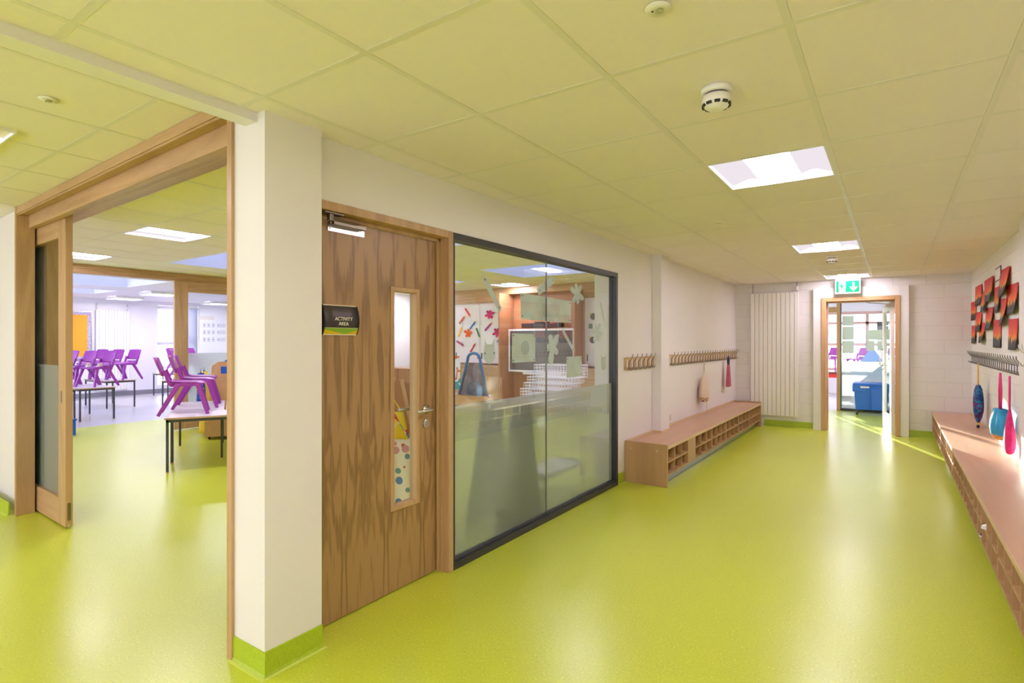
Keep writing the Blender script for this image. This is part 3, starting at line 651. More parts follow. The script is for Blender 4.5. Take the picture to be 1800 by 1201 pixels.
# ================================================================== PAINTINGS
def artmat(seed):
    m = mat('fire_painting', (.7, .05, .03), .7); b = m.node_tree.nodes['Principled BSDF']
    uv = N(m, 'ShaderNodeUVMap'); sp = N(m, 'ShaderNodeSeparateXYZ'); L(m, uv.outputs[0], sp.inputs[0])
    r = ramp(m, [(0, (.85, .42, .02)), (.38, (.90, .35, .02)), (.50, (.80, .12, .02)), (.75, (.68, .045, .03)), (1, (.62, .02, .03))])
    n = N(m, 'ShaderNodeTexNoise'); n.inputs['Scale'].default_value = 9; mp = N(m, 'ShaderNodeMapping'); mp.inputs['Location'].default_value = (seed * 3.1, 0, 0); mp.inputs['Scale'].default_value = (1, .15, 1)
    L(m, uv.outputs[0], mp.inputs[0]); L(m, mp.outputs[0], n.inputs[0])
    ad = N(m, 'ShaderNodeMath', operation='MULTIPLY_ADD'); ad.inputs[1].default_value = .35; L(m, n.outputs[0], ad.inputs[0]); 
    sb = N(m, 'ShaderNodeMath', operation='SUBTRACT'); sb.inputs[1].default_value = .17; L(m, sp.outputs[1], sb.inputs[0]); L(m, sb.outputs[0], ad.inputs[2]); L(m, ad.outputs[0], r.inputs[0])
    # jagged black skyline
    n2 = N(m, 'ShaderNodeTexNoise'); n2.inputs['Scale'].default_value = 14; n2.inputs['Detail'].default_value = 2; mp2 = N(m, 'ShaderNodeMapping'); mp2.inputs['Location'].default_value = (seed * 1.7, 0, 0); mp2.inputs['Scale'].default_value = (1, .12, 1)
    L(m, uv.outputs[0], mp2.inputs[0]); L(m, mp2.outputs[0], n2.inputs[0])
    h = N(m, 'ShaderNodeMath', operation='MULTIPLY_ADD'); h.inputs[1].default_value = .75; h.inputs[2].default_value = -.02; L(m, n2.outputs[0], h.inputs[0])
    lt = N(m, 'ShaderNodeMath', operation='LESS_THAN'); L(m, sp.outputs[1], lt.inputs[0]); L(m, h.outputs[0], lt.inputs[1])
    mx = N(m, 'ShaderNodeMix', data_type='RGBA'); mx.inputs[7].default_value = (.035, .033, .04, 1); L(m, lt.outputs[0], mx.inputs[0]); L(m, r.outputs[0], mx.inputs[6]); L(m, mx.outputs[2], b.inputs['Base Color'])
    return m
arts = [artmat(k) for k in range(5)]
pic = [('left of the top row', 8.755, 9.42, 1.841, 2.09, .3), ('second in the top row, leaning', 7.80, 8.60, 1.822, 2.10, .6), ('third in the top row, curling off the wall', 6.80, 7.45, 1.825, 2.10, .9), ('right end of the second row, widest', 6.40, 7.02, 1.632, 1.91, .6),
       ('far left of the second row', 9.36, 9.86, 1.669, 1.92, .2), ('second from the left in the middle row', 8.80, 9.30, 1.505, 1.76, .7), ('tucked under the leaning top one', 8.32, 8.78, 1.726, 1.96, .8), ('below the small notice', 7.38, 7.78, 1.684, 1.95, .3),
       ('middle of the second row, curling', 6.93, 7.36, 1.531, 1.81, .9), ('centre of the third row', 7.82, 8.45, 1.509, 1.77, .7), ('third row, left of centre, curling at its foot', 8.50, 8.95, 1.368, 1.62, .8), ('lower row under the notice', 7.35, 7.80, 1.319, 1.61, .2),
       ('lowest right, nearest the viewer', 6.44, 6.86, 1.308, 1.59, .3), ('lowest left corner', 9.36, 9.86, 1.358, 1.60, .2)]
for k, (lab, ya, yb, za, zb2, curl) in enumerate(pic):
    t = thing('painting', 'red fire painting with black foreground, ' + lab, 'painting', (XR - .004, yb, zb2), 0, 'fire paintings on the right wall')
    W_, H_ = yb - ya, zb2 - za
    def fn(u, v, W_=W_, H_=H_, c=curl): return (-.004 - c * .055 * (1 - v) ** 1.5 * (.35 + .65 * (1 - u)) - .006 * math.sin(3 * u + k), -W_ * (1 - u) , -H_ * (1 - v) - .02 * c * (1 - u) * v)
    q = MB().sheet(fn, 8, 8, (-.0012, 0, 0))
    q.done('painted_sheet', arts[k % 5], t, smooth=True, uvfn=lambda co_, W_=W_, H_=H_: (1 + co_.y / W_, 1 + co_.z / H_))
t = thing('wall_notice', 'small white notice with a black border among the fire paintings', 'notice', (XR - .003, 7.55, 2.08), 0)
box('card', 'paper', (-.002, 0, -.17, .17, -.065, .065), t); q = MB()
for a, b, c, d in ((-.18, .18, .06, .07), (-.18, .18, -.07, -.06), (-.18, -.165, -.07, .07)): q.box(-.005, .0, a, b, c, d)
q.done('border', 'black', t)
# ================================================================== RADIATORS
def radiator(label, loc, rz, w_, h_, n, pipes=True):
    """local: width along x, front facing -y, base at z=0"""
    t = thing('column_radiator', label, 'radiator', loc, rz)
    q = MB(); p = w_ / n
    for k in range(n): q.box(k * p + .0025, (k + 1) * p - .0025, -.075, -.045, 0, h_)
    q.done('fin_panel', 'radw', t, bevel=.004)
    MB().box(.004, w_ - .004, -.045, -.03, .03, h_ - .03).box(.01, w_ - .01, -.03, -.02, .05, .09).box(.01, w_ - .01, -.03, -.02, h_ - .09, h_ - .05).done('header_tube', 'radw', t)
    if pipes:
        for x in (.03, w_ - .03):
            q = MB(); q.tube([(x, -.04, h_ - .01), (x, -.04, h_ + .16)], .008, 8); q.done('pipe', 'steel', t, smooth=True)
        q = MB(); q.lathe([(.018, h_ + .03), (.02, h_ + .05), (.02, h_ + .09), (.014, h_ + .10)], (w_ - .03, -.04, 0), 12); q.done('valve', 'white', t, smooth=True)
    q = MB()
    for x in (w_ * .2, w_ * .8):
        for z_ in (h_ * .2, h_ * .8): q.box(x - .015, x + .015, -.022, 0, z_, z_ + .03)
    q.done('wall_bracket', 'white', t)
    return t
radiator('tall white column radiator on the end wall left of the exit door', (-1.945, YE, .18), 0, .715, 1.99, 11)
radiator('tall white column radiator on the far classroom wall beside the orange board', (-16.2, 5.46, .16), PI / 2, .72, 2.01, 11)
radiator('tall white column radiator in the activity area, seen through the door glass', (-9.15 + .35 - .02, 9.25, .2), 0, .62, 2.0, 9) if False else radiator('tall white column radiator seen through the glass of the oak door', (-9.12, 9.25, .2), 0, .62, 2.0, 9)
# ================================================================== EXIT DOORWAY
fr = MB()
fr.box(-.918, -.855, YE - .07, YE + .21, 0, 2.06); fr.box(.028, .088, YE - .07, YE + .21, 0, 2.06); fr.box(-.855, .028, YE - .07, YE + .21, 2.0, 2.06)
fr.box(-.855, -.84, YE + .05, YE + .21, 0, 2.0); fr.box(-.84, .028, YE + .05, YE + .21, 1.985, 2.0)
struct(fr.done('door_2', mat('oak_light', (.60, .36, .18), .42), bevel=.004))
M['oakl'] = wood('oak_exit_frame', (.62, .37, .18), (.52, .29, .13), 'Z', .42, 7, 2.5, .5)
bpy.data.objects['door_2'].data.materials[0] = M['oakl']
# open leaf, hinged at the right jamb, swung into the lobby
t = thing('glazed_door', 'open white door leaf with oak lipping, swung back inside the exit doorway', 'door', (.024, YE + .10, 0), math.radians(8))
q = MB(); D = .86
q.box(-.044, 0, .0, .14, .008, 1.98); q.box(-.044, 0, D - .14, D, .008, 1.98); q.box(-.044, 0, .14, D - .14, .008, .25); q.box(-.044, 0, .14, D - .14, 1.85, 1.98); q.done('leaf', 'white', t)
box('glass_panel', 'glass', (-.026, -.020, .14, D - .14, .25, 1.85), t)
box('lipping', 'oakZ', (-.045, .001, D, D + .010, .008, 1.98), t)
q = MB(); q.tube([(-.044, D - .07, 1.0), (-.085, D - .07, 1.0), (-.085, D - .07, 1.25), (-.044, D - .07, 1.25)], .01, 8); q.lathe([(.025, -.052), (.025, -.044)], (0, D - .07, .95), 16, 'X'); q.done('pull_handle', 'steel', t, smooth=True)
q = MB(); q.box(-.10, -.045, .10, .30, 1.90, 1.96); q.tube([(-.07, .2, 1.96), (-.30, .05, 1.965), (-.36, .0, 1.975)], .007, 6); q.done('door_closer', 'steel', t)
# exit sign
t = thing('exit_sign', 'green illuminated emergency exit sign with running man and down arrow', 'sign', (-.56, YE - .12, 2.21))
box('housing', 'white', (-.165, .165, -.03, .03, -.105, .115), t, bevel=.004)
M['exitg'] = mat('exit_green', (.0, .13, .045), .8, spec=.1, emit=((.0, .50, .20), .12)); M['exitw'] = mat('exit_white', (.8, .85, .82), .8, spec=.1, emit=((.85, 1, .93), .12))
box('green_panel', 'exitg', (-.148, .148, -.0335, -.030, -.082, .088), t)
ex = lambda pts, n='pictogram': MB().prism(pts, (0, -.0335, 0), (1, 0, 0), (0, 0, 1), (0, -.0012, 0)).done(n, 'exitw', t)
ex([(-.115, -.075), (-.03, -.075), (-.03, .075), (-.115, .075)], 'door_symbol')
man = lambda pts: MB().prism(pts, (0, -.0347, 0), (1, 0, 0), (0, 0, 1), (0, -.0012, 0)).done('running_man', 'exitg', t)
man([(-.075 + .012 * math.cos(a * PI / 5), .052 + .012 * math.sin(a * PI / 5)) for a in range(10)])
man([(-.088, .034), (-.064, .034), (-.058, .0), (-.040, -.022), (-.044, -.030), (-.066, -.012), (-.080, -.04), (-.108, -.055), (-.110, -.046), (-.090, -.032), (-.086, .0), (-.100, .008), (-.108, -.008), (-.114, -.004), (-.104, .018)])
ex([(.075, -.070), (.118, -.022), (.118, .004), (.087, -.024), (.087, .062), (.063, .062), (.063, -.024), (.032, .004), (.032, -.022)], 'down_arrow')
# socket on the left wall and detectors
t = thing('wall_socket', 'white wall socket with a plug just above the left bench', 'socket', (XW, 6.46, .47)); box('face_plate', 'white', (0, .008, -.05, .05, -.045, .045), t, bevel=.002); box('plug', 'white', (.008, .035, .0, .035, -.02, .05), t, bevel=.004)
def smoke(label, x, y, z):
    t = thing('smoke_alarm', label, 'smoke alarm', (x, y, z), 0, 'corridor smoke alarms'); 
    MB().lathe([(.055, -.0), (.056, -.018), (.050, -.022)], n=32).done('base', 'radw', t, smooth=True)
    MB().lathe([(.043, -.020), (.043, -.032)], n=24).done('vent_gap', mat('detector_dark', (.12, .11, .10), .6), t)
    MB().lathe([(.047, -.030), (.052, -.032), (.052, -.058), (.042, -.070), (.028, -.080), (.012, -.082)], n=32).done('cover', 'radw', t, smooth=True)
    q = MB()
    for k in range(10):
        a = 2 * PI * k / 10; c = Vector((math.cos(a) * .0475, math.sin(a) * .0475, -.0645))
        q.box(c.x - .004, c.x + .004, c.y - .010, c.y + .010, c.z - .0045, c.z + .0045, Matrix.Rotation(a, 3, 'Z'))
    q.done('slots', 'black', t)
smoke('large white smoke alarm on the corridor ceiling before the first square light', -.548, 2.16, ZC)
smoke('small looking white smoke alarm on the corridor ceiling behind the second light', -.56, 7.12, ZC)
M['disc'] = mat('sprinkler_disc', (.80, .78, .68), .5)
def disc(label, x, y, z):
    t = thing('ceiling_sensor', label, 'sensor', (x, y, z - .001), 0, 'ceiling sensors'); MB().lathe([(.037, 0), (.036, -.004), (.020, -.007)], n=24).done('flange', 'disc', t, smooth=True)
    MB().lathe([(.010, -.006), (.012, -.012), (.006, -.014)], (.005, 0, 0), 12).done('lens', 'steel', t); MB().lathe([(.003, -.006), (.003, -.009)], (-.015, -.006, 0), 8).done('dot', 'black', t)
disc('round ceiling sensor at the top edge of the picture', -.553, 1.545, ZC)
disc('round ceiling sensor on the corridor ceiling left of the first square light', -1.145, 4.577, ZC)
disc('round ceiling sensor in front of the exit sign light', -.557, 8.985, ZC)
disc('round ceiling sensor in the ceiling above the sliding door opening', -3.06, .86, Z2)
# ================================================================== SLIDING DOOR OPENING (left)
OP = (-2.365, 1.296, 0); OR = -math.radians(1.85)
def op(o): o.location = OP; o.rotation_euler = (0, 0, OR); return o
f = MB(); f.box(-.040, 0, 0, .36, 0, 2.45); f.box(-3.41, -3.362, .0, .115, 0, 2.45); f.box(-3.41, -3.362, .19, .36, 0, 2.45)
f.box(-3.40, -3.40 + .035, -.004, .0, 0, 2.45)
d3 = struct(op(f.done('door_3', 'oakZ', bevel=.003)))
f = MB(); f.box(-3.41, -.04, .0, .022, 2.395, 2.449); f.box(-3.362, -.04, .022, .075, 2.397, 2.449); f.box(-3.362, -.04, .008, .020, 2.385, 2.397)
f.box(-3.362, -.04, .075, .122, 2.295, 2.449); f.box(-3.362, -.04, .195, .36, 2.38, 2.449)
f.done('header', 'oakX', d3, bevel=.003)
box('track', 'black', (-3.362, -.04, .122, .195, 2.42, 2.449), d3)
f = MB(); f.box(-7.4, -3.41, .03, .115, 0, 2.449); f.box(-7.4, -3.41, .195, .36, 0, 2.449)
struct(op(f.done('wall_front_left', 'wall')))
bpy.data.objects['wall_front_left'].name = 'wall_front'
f = MB(); f.box(-16.5, -9.75, 1.56, 1.66, 0, .7); f.box(-16.5, -9.75, 1.56, 1.66, 2.3, 2.449)
for x in (-16.5, -14.3, -12.0, -9.85): f.box(x, x + .12, 1.56, 1.66, .7, 2.3)
struct(f.done('wall_classroom_left', 'wallcool'))  # unseen wall, opened wide for the added daylight window
struct(box('window_5', 'glass', (-16.4, -9.8, 1.60, 1.61, .7, 2.3)))  # hidden window added to throw daylight across the classroom ceiling
# sliding leaf, partly inside its pocket
def sliding_leaf(name, label, loc, rz, w_, hgt, stile, top, bot, frost_z, back=False):
    """local: leaf runs along -x from 0 (leading end) to -w_, front face y=0, thickness .045"""
    t = thing(name, label, 'door', loc, rz)
    T_ = .045
    box('stile', 'oakZ', (-stile, 0, 0, T_, .012, hgt), t, bevel=.002); box('stile', 'oakZ', (-w_, -w_ + stile, 0, T_, .012, hgt), t, bevel=.002)
    box('top_rail', 'oakX', (-w_ + stile, -stile, 0, T_, top, hgt), t, bevel=.002); box('bottom_rail', 'oakX', (-w_ + stile, -stile, 0, T_, .012, bot), t, bevel=.002)
    box('glass_panel', 'glass', (-w_ + stile, -stile, .016, .024, bot, top), t); box('frosted_film', 'frost', (-w_ + stile, -stile, .0245, .0255, bot, frost_z), t)
    q = MB(); q.box(-stile * .52 - .012, -stile * .52 + .012, -.002, .001, .92, 1.02); q.done('flush_pull', 'steel', t)
    MB().box(-stile * .52 - .006, -stile * .52 + .006, -.0025, .0, .93, 1.01).done('pull_recess', 'black', t)
    return t
c, s_ = math.cos(OR), math.sin(OR)
lx, ly = -2.665, .128
t = sliding_leaf('sliding_door', 'oak framed sliding glass door partly slid into the left wall pocket', (OP[0] + c * lx - s_ * ly, OP[1] + s_ * lx + c * ly, 0), OR, 1.35, 2.41, .165, 2.165, .21, 1.20)
q = MB(); q.box(0, .0015, .012, .033, .06, .19); q.done('edge_bolt', 'bronze', t); q = MB(); q.box(-.02, .001, .015, .03, .0, .035); q.done('floor_guide', 'steel', t)
# far partition with header and second leaf
PX = -9.2
f = MB(); f.box(PX - .14, PX, 1.6, 5.95, 2.33, 2.449); f.box(PX, PX + .02, 1.6, 5.95, 2.39, 2.449); f.box(PX - .14, PX, 1.6, 1.75, 0, 2.33); f.box(PX - .14, PX, 5.83, 5.95, 0, 2.33)
struct(f.done('door_4', 'oakY', bevel=.003))
bpy.data.objects['wall_side'].name = 'wall_partition'
M['oakp'] = wood('oak_pinkish', (.52, .32, .20), (.44, .255, .14), 'Z', .42, 7, 2.5, .5)
t = sliding_leaf('sliding_door', 'oak framed sliding glass door with frosted lower half, standing beyond the purple chairs', (PX - .03, 4.14, 0), -PI / 2, 1.66, 2.33, .20, 2.165, .13, 1.20)
t.rotation_euler = (0, 0, -PI / 2)
# the leading stile faces the opening: leaf runs toward +y
# ================================================================== FURNITURE PROTOTYPES
def make_table(label, loc, rz, L_=1.15, D_=.55, H_=.58):
    t = thing('school_table', label, 'table', loc, rz, None)
    box('tabletop', 'tabletop', (-L_ / 2, L_ / 2, -D_ / 2, D_ / 2, H_ - .019, H_), t, bevel=.002)
    q = MB(); e = .0015; q.box(-L_ / 2 - e, L_ / 2 + e, -D_ / 2 - e, -D_ / 2, H_ - .0185, H_ - .0005).box(-L_ / 2 - e, L_ / 2 + e, D_ / 2, D_ / 2 + e, H_ - .0185, H_ - .0005).box(-L_ / 2 - e, -L_ / 2, -D_ / 2, D_ / 2, H_ - .0185, H_ - .0005).box(L_ / 2, L_ / 2 + e, -D_ / 2, D_ / 2, H_ - .0185, H_ - .0005)
    q.done('edge_band', 'tedge', t)
    q = MB(); k = .014; a, b = L_ / 2 - .012, D_ / 2 - .012
    q.box(-a, a, -b, -b + .022, H_ - .05, H_ - .019).box(-a, a, b - .022, b, H_ - .05, H_ - .019).box(-a, -a + .022, -b, b, H_ - .05, H_ - .019).box(a - .022, a, -b, b, H_ - .05, H_ - .019)
    q.done('frame', 'tleg', t)
    for sx in (-1, 1):
        for sy in (-1, 1):
            x, y = sx * (a - .0125), sy * (b - .0125)
            lg = MB().box(x - .0125, x + .0125, y - .0125, y + .0125, .012, H_ - .019).done('leg', 'tleg', t)
            MB().box(x - .013, x + .013, y - .013, y + .013, 0, .013).done('foot_cap', 'tedge', lg)
    return t
def make_chair(label, loc, rz):
    """one-piece style moulded school chair, facing +x, seat .35 high, .62 overall"""
    t = thing('school_chair', label, 'chair', loc, rz)
    sh = .345
    q = MB(); q.sheet(lambda u, v: (-.165 + .35 * u, (-.165 + .33 * v) * (1 - .10 * (1 - u)), sh - .012 * math.sin(PI * v) * (1 - u * .6) + .020 * (1 - u) ** 3 - .022 * max(0, u - .75) ** 1.2 * 4), 10, 8, (0, 0, .012))
    q.done('seat', 'purple', t, smooth=True)
    def back(u, v):   # u across, v up
        y = -.155 + .31 * u; z = sh + .085 + .195 * v; x = -.172 - .10 * (z - sh) / .27 - .030 * math.sin(PI * u)
        z += .010 * math.sin(PI * u) * (v * 2 - 1)
        return (x, y * (1 - .06 * v), z)
    q = MB(); q.sheet(back, 10, 6, (-.013, 0, 0)); 
    q.done('backrest', 'purple', t, smooth=True)
    q = MB()
    for s2 in (-1, 1):
        q.bar((-.150, s2 * .150, sh - .02), (-.205, s2 * .150, sh + .14), .028, .03, .030, .03)
        q.bar((-.150, s2 * .150, sh - .01), (-.11, s2 * .150, sh - .01), .03)
    q.sheet(lambda u, v: (-.163 - .012 * v, -.10 + .2 * u, sh + .005 + .05 * v), 3, 2, (-.011, 0, 0))
    q.done('back_support', 'purple', t)
    q = MB(); q.box(-.15, .17, -.165, -.145, sh - .035, sh).box(-.15, .17, .145, .165, sh - .035, sh).box(-.15, -.13, -.15, .15, sh - .035, sh).box(.13, .16, -.15, .15, sh - .028, sh - .002); q.done('under_frame', 'purple', t, bevel=.004)
    for sx, x0, x1 in ((1, .115, .215), (-1, -.07, -.255)):
        for sy in (-1, 1):
            MB().bar((x0, sy * .155, sh - .008), (x1, sy * .205, 0), .050, .034, .032, .026, (0, 1, 0)).done('leg', 'purple', t, bevel=.004)
    return t
chairs_n = [0]
first_chair = make_chair('purple school chair on the nearest table, first from its left front corner', (0, 0, 0), 0)
def chair(label, x, y, z, deg, s=1.0, group=None):
    if chairs_n[0] == 0: o = first_chair; o.location = (x, y, z); o.rotation_euler = (0, 0, math.radians(deg)); o['label'] = label
    else: o = dup(first_chair, (x, y, z), math.radians(deg), label)
    o.scale = (s, s, s); chairs_n[0] += 1
    if group: o['group'] = group
    return o
T0 = make_table('nearest school table in the opening, its corner on the green floor, carrying purple chairs', (0, 0, 0), 0)
def table(label, x, y, deg, first=False, H=1.0, group='school tables'):
    o = T0 if first else dup(T0, (x, y, 0), math.radians(deg), label)
    o.location = (x, y, 0); o.rotation_euler = (0, 0, math.radians(deg)); o['label'] = label; o['group'] = group; o.scale = (1, 1, H); return o
A = Vector((-6.285, 2.731)); e1 = Vector((.479, .878)); e2 = Vector((-.878, .479))
p = A + e1 * .575 + e2 * .275; table('nearest school table in the opening, cut off by the right oak jamb', p.x, p.y, 61.4, True)
p = A + e2 * 1.145 + e1 * .275; table('school table pushed end-on behind the nearest one', p.x, p.y, 151.4)
p = A + e2 * 1.145 + e1 * .845; table('school table behind the nearest one, on its far side', p.x, p.y, 151.4)
g = 'purple chairs stacked on the tables'
chair('purple school chair in front on the nearest table, seen in profile', -6.56, 3.08, .58, 62, 1.0, g)
chair('purple school chair second along the nearest tables, with two orange caps on its back', -7.05, 3.44, .58, 62, 1.0, g)
chair('purple school chair third along, just behind the one with the orange caps', -7.50, 3.71, .58, 62, 1.0, g)
table('school table at the left of the far room, its end toward the viewer', -12.02, 3.90, 0)
table('school table beside the left one, mostly hidden by the sliding door', -12.02, 3.32, 0)
table('school table behind the left tables near the radiator', -13.80, 4.92, 0)
lab = ['nearest of the left purple chairs, with pale sandals on its seat', 'middle purple chair of the left front row', 'purple chair of the left front row nearest the sliding door']
for k, (x, y) in enumerate([(-11.80, 4.00), (-12.21, 3.84), (-12.62, 3.68)]): chair(lab[k], x, y, .58, -68, 1.0, g)
lab = ['right purple chair of the row behind, in front of the radiator', 'middle purple chair of the row behind', 'left purple chair of the row behind, by the orange board']
for k, (x, y) in enumerate([(-13.42, 5.04), (-13.83, 4.88), (-14.24, 4.72)]): chair(lab[k], x, y, .58, -68, 1.0, g)
shoe('pair-sized cream sandal on the nearest left purple chair', 'cream', (-11.80, 3.88, .93), -.4, 1.1); shoe('cream sandal further back on the nearest left purple chair', 'cream', (-11.72, 4.02, .93), -.6, 1.1)
shoe('navy sandal on the middle purple chair of the left front row', 'navy', (-12.10, 3.72, .93), -.3, 1.2)
C = Vector((-12.39, 5.32)); p = C + e2 * .575 + e1 * .275; table('school table just left of the far oak post', p.x, p.y, 151.4)
table('farthest school table, below the bright window', -15.28, 7.05, 90)
table('school table behind the frosted sliding door', -13.6, 8.0, 90)
chair('purple chair on the farthest table below the window', -15.3, 7.02, .58, 25, 1.0, g); chair('second purple chair on the farthest table, half behind the post', -15.3, 7.50, .58, 25, 1.0, g)
chair('purple chair on the table by the oak post', -12.85, 6.02, .58, 30, 1.0, g)
for k, y in enumerate((7.65, 8.05, 8.45)): chair(['purple chair back showing over the frosted door, leftmost', 'purple chair back showing over the frosted door, middle', 'purple chair back showing over the frosted door, rightmost'][k], -13.6, y, .58, 200, 1.0, g)
cc = [o for o in bpy.data.objects if 'orange caps on its back' in o.get('label', '')][0]
M['cap'] = mat('orange_cap', (.85, .35, .03), .5)
for yy in (-.13, -.07): MB().lathe([(.009, 0), (.011, .006), (.007, .012)], (-.286, yy, .619), 12).done('bumper_cap', 'cap', cc, smooth=True)
# blue crate by the jamb
t = thing('storage_crate', 'blue plastic crate just visible past the sliding door edge', 'crate', (-10.12, 2.93, 0), .2)
q = MB(); q.box(-.2, .2, -.15, .15, 0, .02).box(-.2, -.185, -.15, .15, .02, .24).box(.185, .2, -.15, .15, .02, .24).box(-.185, .185, -.15, -.135, .02, .24).box(-.185, .185, .135, .15, .02, .24); q.done('tub', 'blue', t)
MB().box(-.21, .21, -.16, -.15, .215, .24).box(-.21, .21, .15, .16, .215, .24).box(-.21, -.2, -.15, .15, .215, .24).box(.2, .21, -.15, .15, .215, .24).done('rim', 'blue', t)
# dressing-up trolley with clothes
t = thing('dress_up_trolley', 'wooden dressing up trolley with blue end panel and oval handle hole', 'trolley', (-8.14, 4.42, 0), math.radians(-35))
M['birch'] = wood('birch_ply', (.60, .36, .17), (.54, .31, .14), 'X', .45, 5, 2, .5)
q = MB(); q.box(-.45, .45, -.25, .25, .05, .07).box(-.45, .45, -.25, -.235, .07, .27).box(-.45, .45, .235, .25, .07, .27).box(-.45, -.435, -.235, .235, .07, .27).box(.435, .45, -.235, .235, .07, .27); q.done('base_box', 'birch', t)
def endp(x, m):
    out = [(-.22, .07), (.22, .07), (.17, 1.0), (.08, 1.10), (-.08, 1.10), (-.17, 1.0)]
    q = MB(); q.prism([(-.22, .07), (.22, .07), (.17, .93), (-.17, .93)], (x, 0, 0), (0, 1, 0), (0, 0, 1), (.018, 0, 0))
    q.prism([(-.17, .93), (-.05, .93), (-.05, 1.03), (.05, 1.03), (.05, .93), (.17, .93), (.16, 1.04), (.08, 1.10), (-.08, 1.10), (-.16, 1.04)], (x, 0, 0), (0, 1, 0), (0, 0, 1), (.018, 0, 0)); return q.done('end_panel', m, t)
endp(-.44, 'blue'); endp(.42, 'birch'); MB().prism([(.05 * math.cos(a * PI / 8), .98 + .03 * math.sin(a * PI / 8)) for a in range(16)], (.4385, 0, 0), (0, 1, 0), (0, 0, 1), (.001, 0, 0)).done('handle_hole', 'blue', t); q = MB(); q.tube([(-.43, 0, .96), (.43, 0, .96)], .012, 8); q.done('hanging_rail', 'birch', t, smooth=True)
for sx in (-.38, .38):
    for sy in (-.2, .2): MB().lathe([(.02, -.012), (.025, 0), (.02, .012)], (sx, sy, .025), 12, 'Y').done('castor', 'black', t)
def garment(label, loc, rz, w_, h_, m, seed):
    t = thing('hanging_garment', label, 'garment', loc, rz); rnd = random.Random(seed); ph = rnd.random() * 6
    def fn(u, v): fw = .55 + .45 * v; return (w_ * (u - .5) * fw, -.05 - .035 * math.sin(u * 17 + ph) * v - .02 * math.sin(u * 7), -h_ * v)
    MB().sheet(fn, 22, 10, (0, .05, 0)).done('cloth', m, t, smooth=True)
    q = MB(); q.tube([(-.12, -.03, -.03), (0, -.03, .02), (.12, -.03, -.03)], .006, 6); q.tube([(0, -.03, .02), (0, -.03, .05), (.015, -.03, .06)], .003, 6); q.done('hanger', 'black', t)
def dotted(name, base, cols, scale, size=.33):
    m = mat(name, base, .7); b = m.node_tree.nodes['Principled BSDF']; tc = N(m, 'ShaderNodeTexCoord'); vo = N(m, 'ShaderNodeTexVoronoi'); vo.inputs['Scale'].default_value = scale; L(m, tc.outputs['Object'], vo.inputs[0])
    sp = N(m, 'ShaderNodeSeparateColor'); L(m, vo.outputs['Color'], sp.inputs[0]); r = ramp(m, [(i / len(cols), c) for i, c in enumerate(cols)], 'CONSTANT'); L(m, sp.outputs[0], r.inputs[0])
    g = N(m, 'ShaderNodeMath', operation='LESS_THAN'); g.inputs[1].default_value = size; L(m, vo.outputs['Distance'], g.inputs[0]); mx = N(m, 'ShaderNodeMix', data_type='RGBA'); mx.inputs[6].default_value = (*base, 1)
    L(m, g.outputs[0], mx.inputs[0]); L(m, r.outputs[0], mx.inputs[7]); L(m, mx.outputs[2], b.inputs['Base Color']); return m
M['spot'] = dotted('spotted_blue', (.01, .06, .48), [(.7, .7, .8), (.7, .1, .2)], 22, .22)
M['pkpat'] = dotted('pink_pattern', (.80, .35, .40), [(.85, .75, .75), (.6, .1, .2)], 24, .33)
e3 = Vector((math.cos(math.radians(-35)), math.sin(math.radians(-35)))); n3 = Vector((-e3.y, e3.x))
for lb_, d, w_, h_, m, sd_, z in (('yellow dressing up garment over the blue end of the trolley', -.05, .26, .52, 'yellow', 1, .94), ('blue spotted dressing up garment on the trolley', .24, .24, .5, 'spot', 2, .93), ('pink patterned garment draped to the floor on the trolley', -.22, .22, .55, 'pkpat', 3, .60), ('long yellow garment trailing low on the trolley', .02, .20, .53, 'yellow', 4, .58)):
    garment(lb_, (-8.14 + e3.x * d - n3.x * .30, 4.42 + e3.y * d - n3.y * .30, z), math.radians(-35), w_, h_, m, sd_)
t = thing('storage_basket', 'small red plastic basket on the table behind the purple chairs', 'basket', (-7.02, 4.30, .58), math.radians(60))
q = MB(); q.prism([(-.13, 0), (.13, 0), (.15, .10), (-.15, .10)], (0, -.10, 0), (1, 0, 0), (0, 0, 1), (0, .004, 0)).prism([(-.13, 0), (.13, 0), (.15, .10), (-.15, .10)], (0, .10, 0), (1, 0, 0), (0, 0, 1), (0, .004, 0)).box(-.13, .13, -.1, .1, 0, .005).box(-.145, -.135, -.1, .1, 0, .10).box(.135, .145, -.1, .1, 0, .10); q.done('basket_wall', 'red', t)
MB().box(-.155, .155, -.108, -.098, .09, .105).box(-.155, .155, .10, .11, .09, .105).done('rim', 'red', t)

# ================================================================== CLASSROOM FAR WALL
t = thing('display_board', 'orange display board with patterned border and blue cut-out letters', 'board', (-16.195, 4.62, .95))
M['orange'] = mat('orange_backing', (.85, .38, .02), .7); M['border'] = patches('patterned_border', [(.75, .25, .25), (.10, .18, .45), (.80, .80, .85), (.25, .35, .6)], 55); M['bluel'] = patches('blue_letters', [(.02, .12, .45), (.6, .75, .9), (.02, .2, .55)], 60)
box('backing', 'orange', (0, .012, -.75, .75, 0, 1.15), t); q = MB(); 
for a, b, c, d in ((-.75, .75, 0, .07), (-.75, .75, 1.08, 1.15), (-.75, -.68, .07, 1.08), (.68, .75, .07, 1.08)): q.box(.012, .015, a, b, c, d)
q.done('patterned_edge', 'border', t); q = MB()
for a, b, c, d in ((-.77, .77, -.02, 0), (-.77, .77, 1.15, 1.17), (-.77, -.75, 0, 1.15), (.75, .77, 0, 1.15)): q.box(0, .02, a, b, c, d)
q.done('frame', 'steel', t)
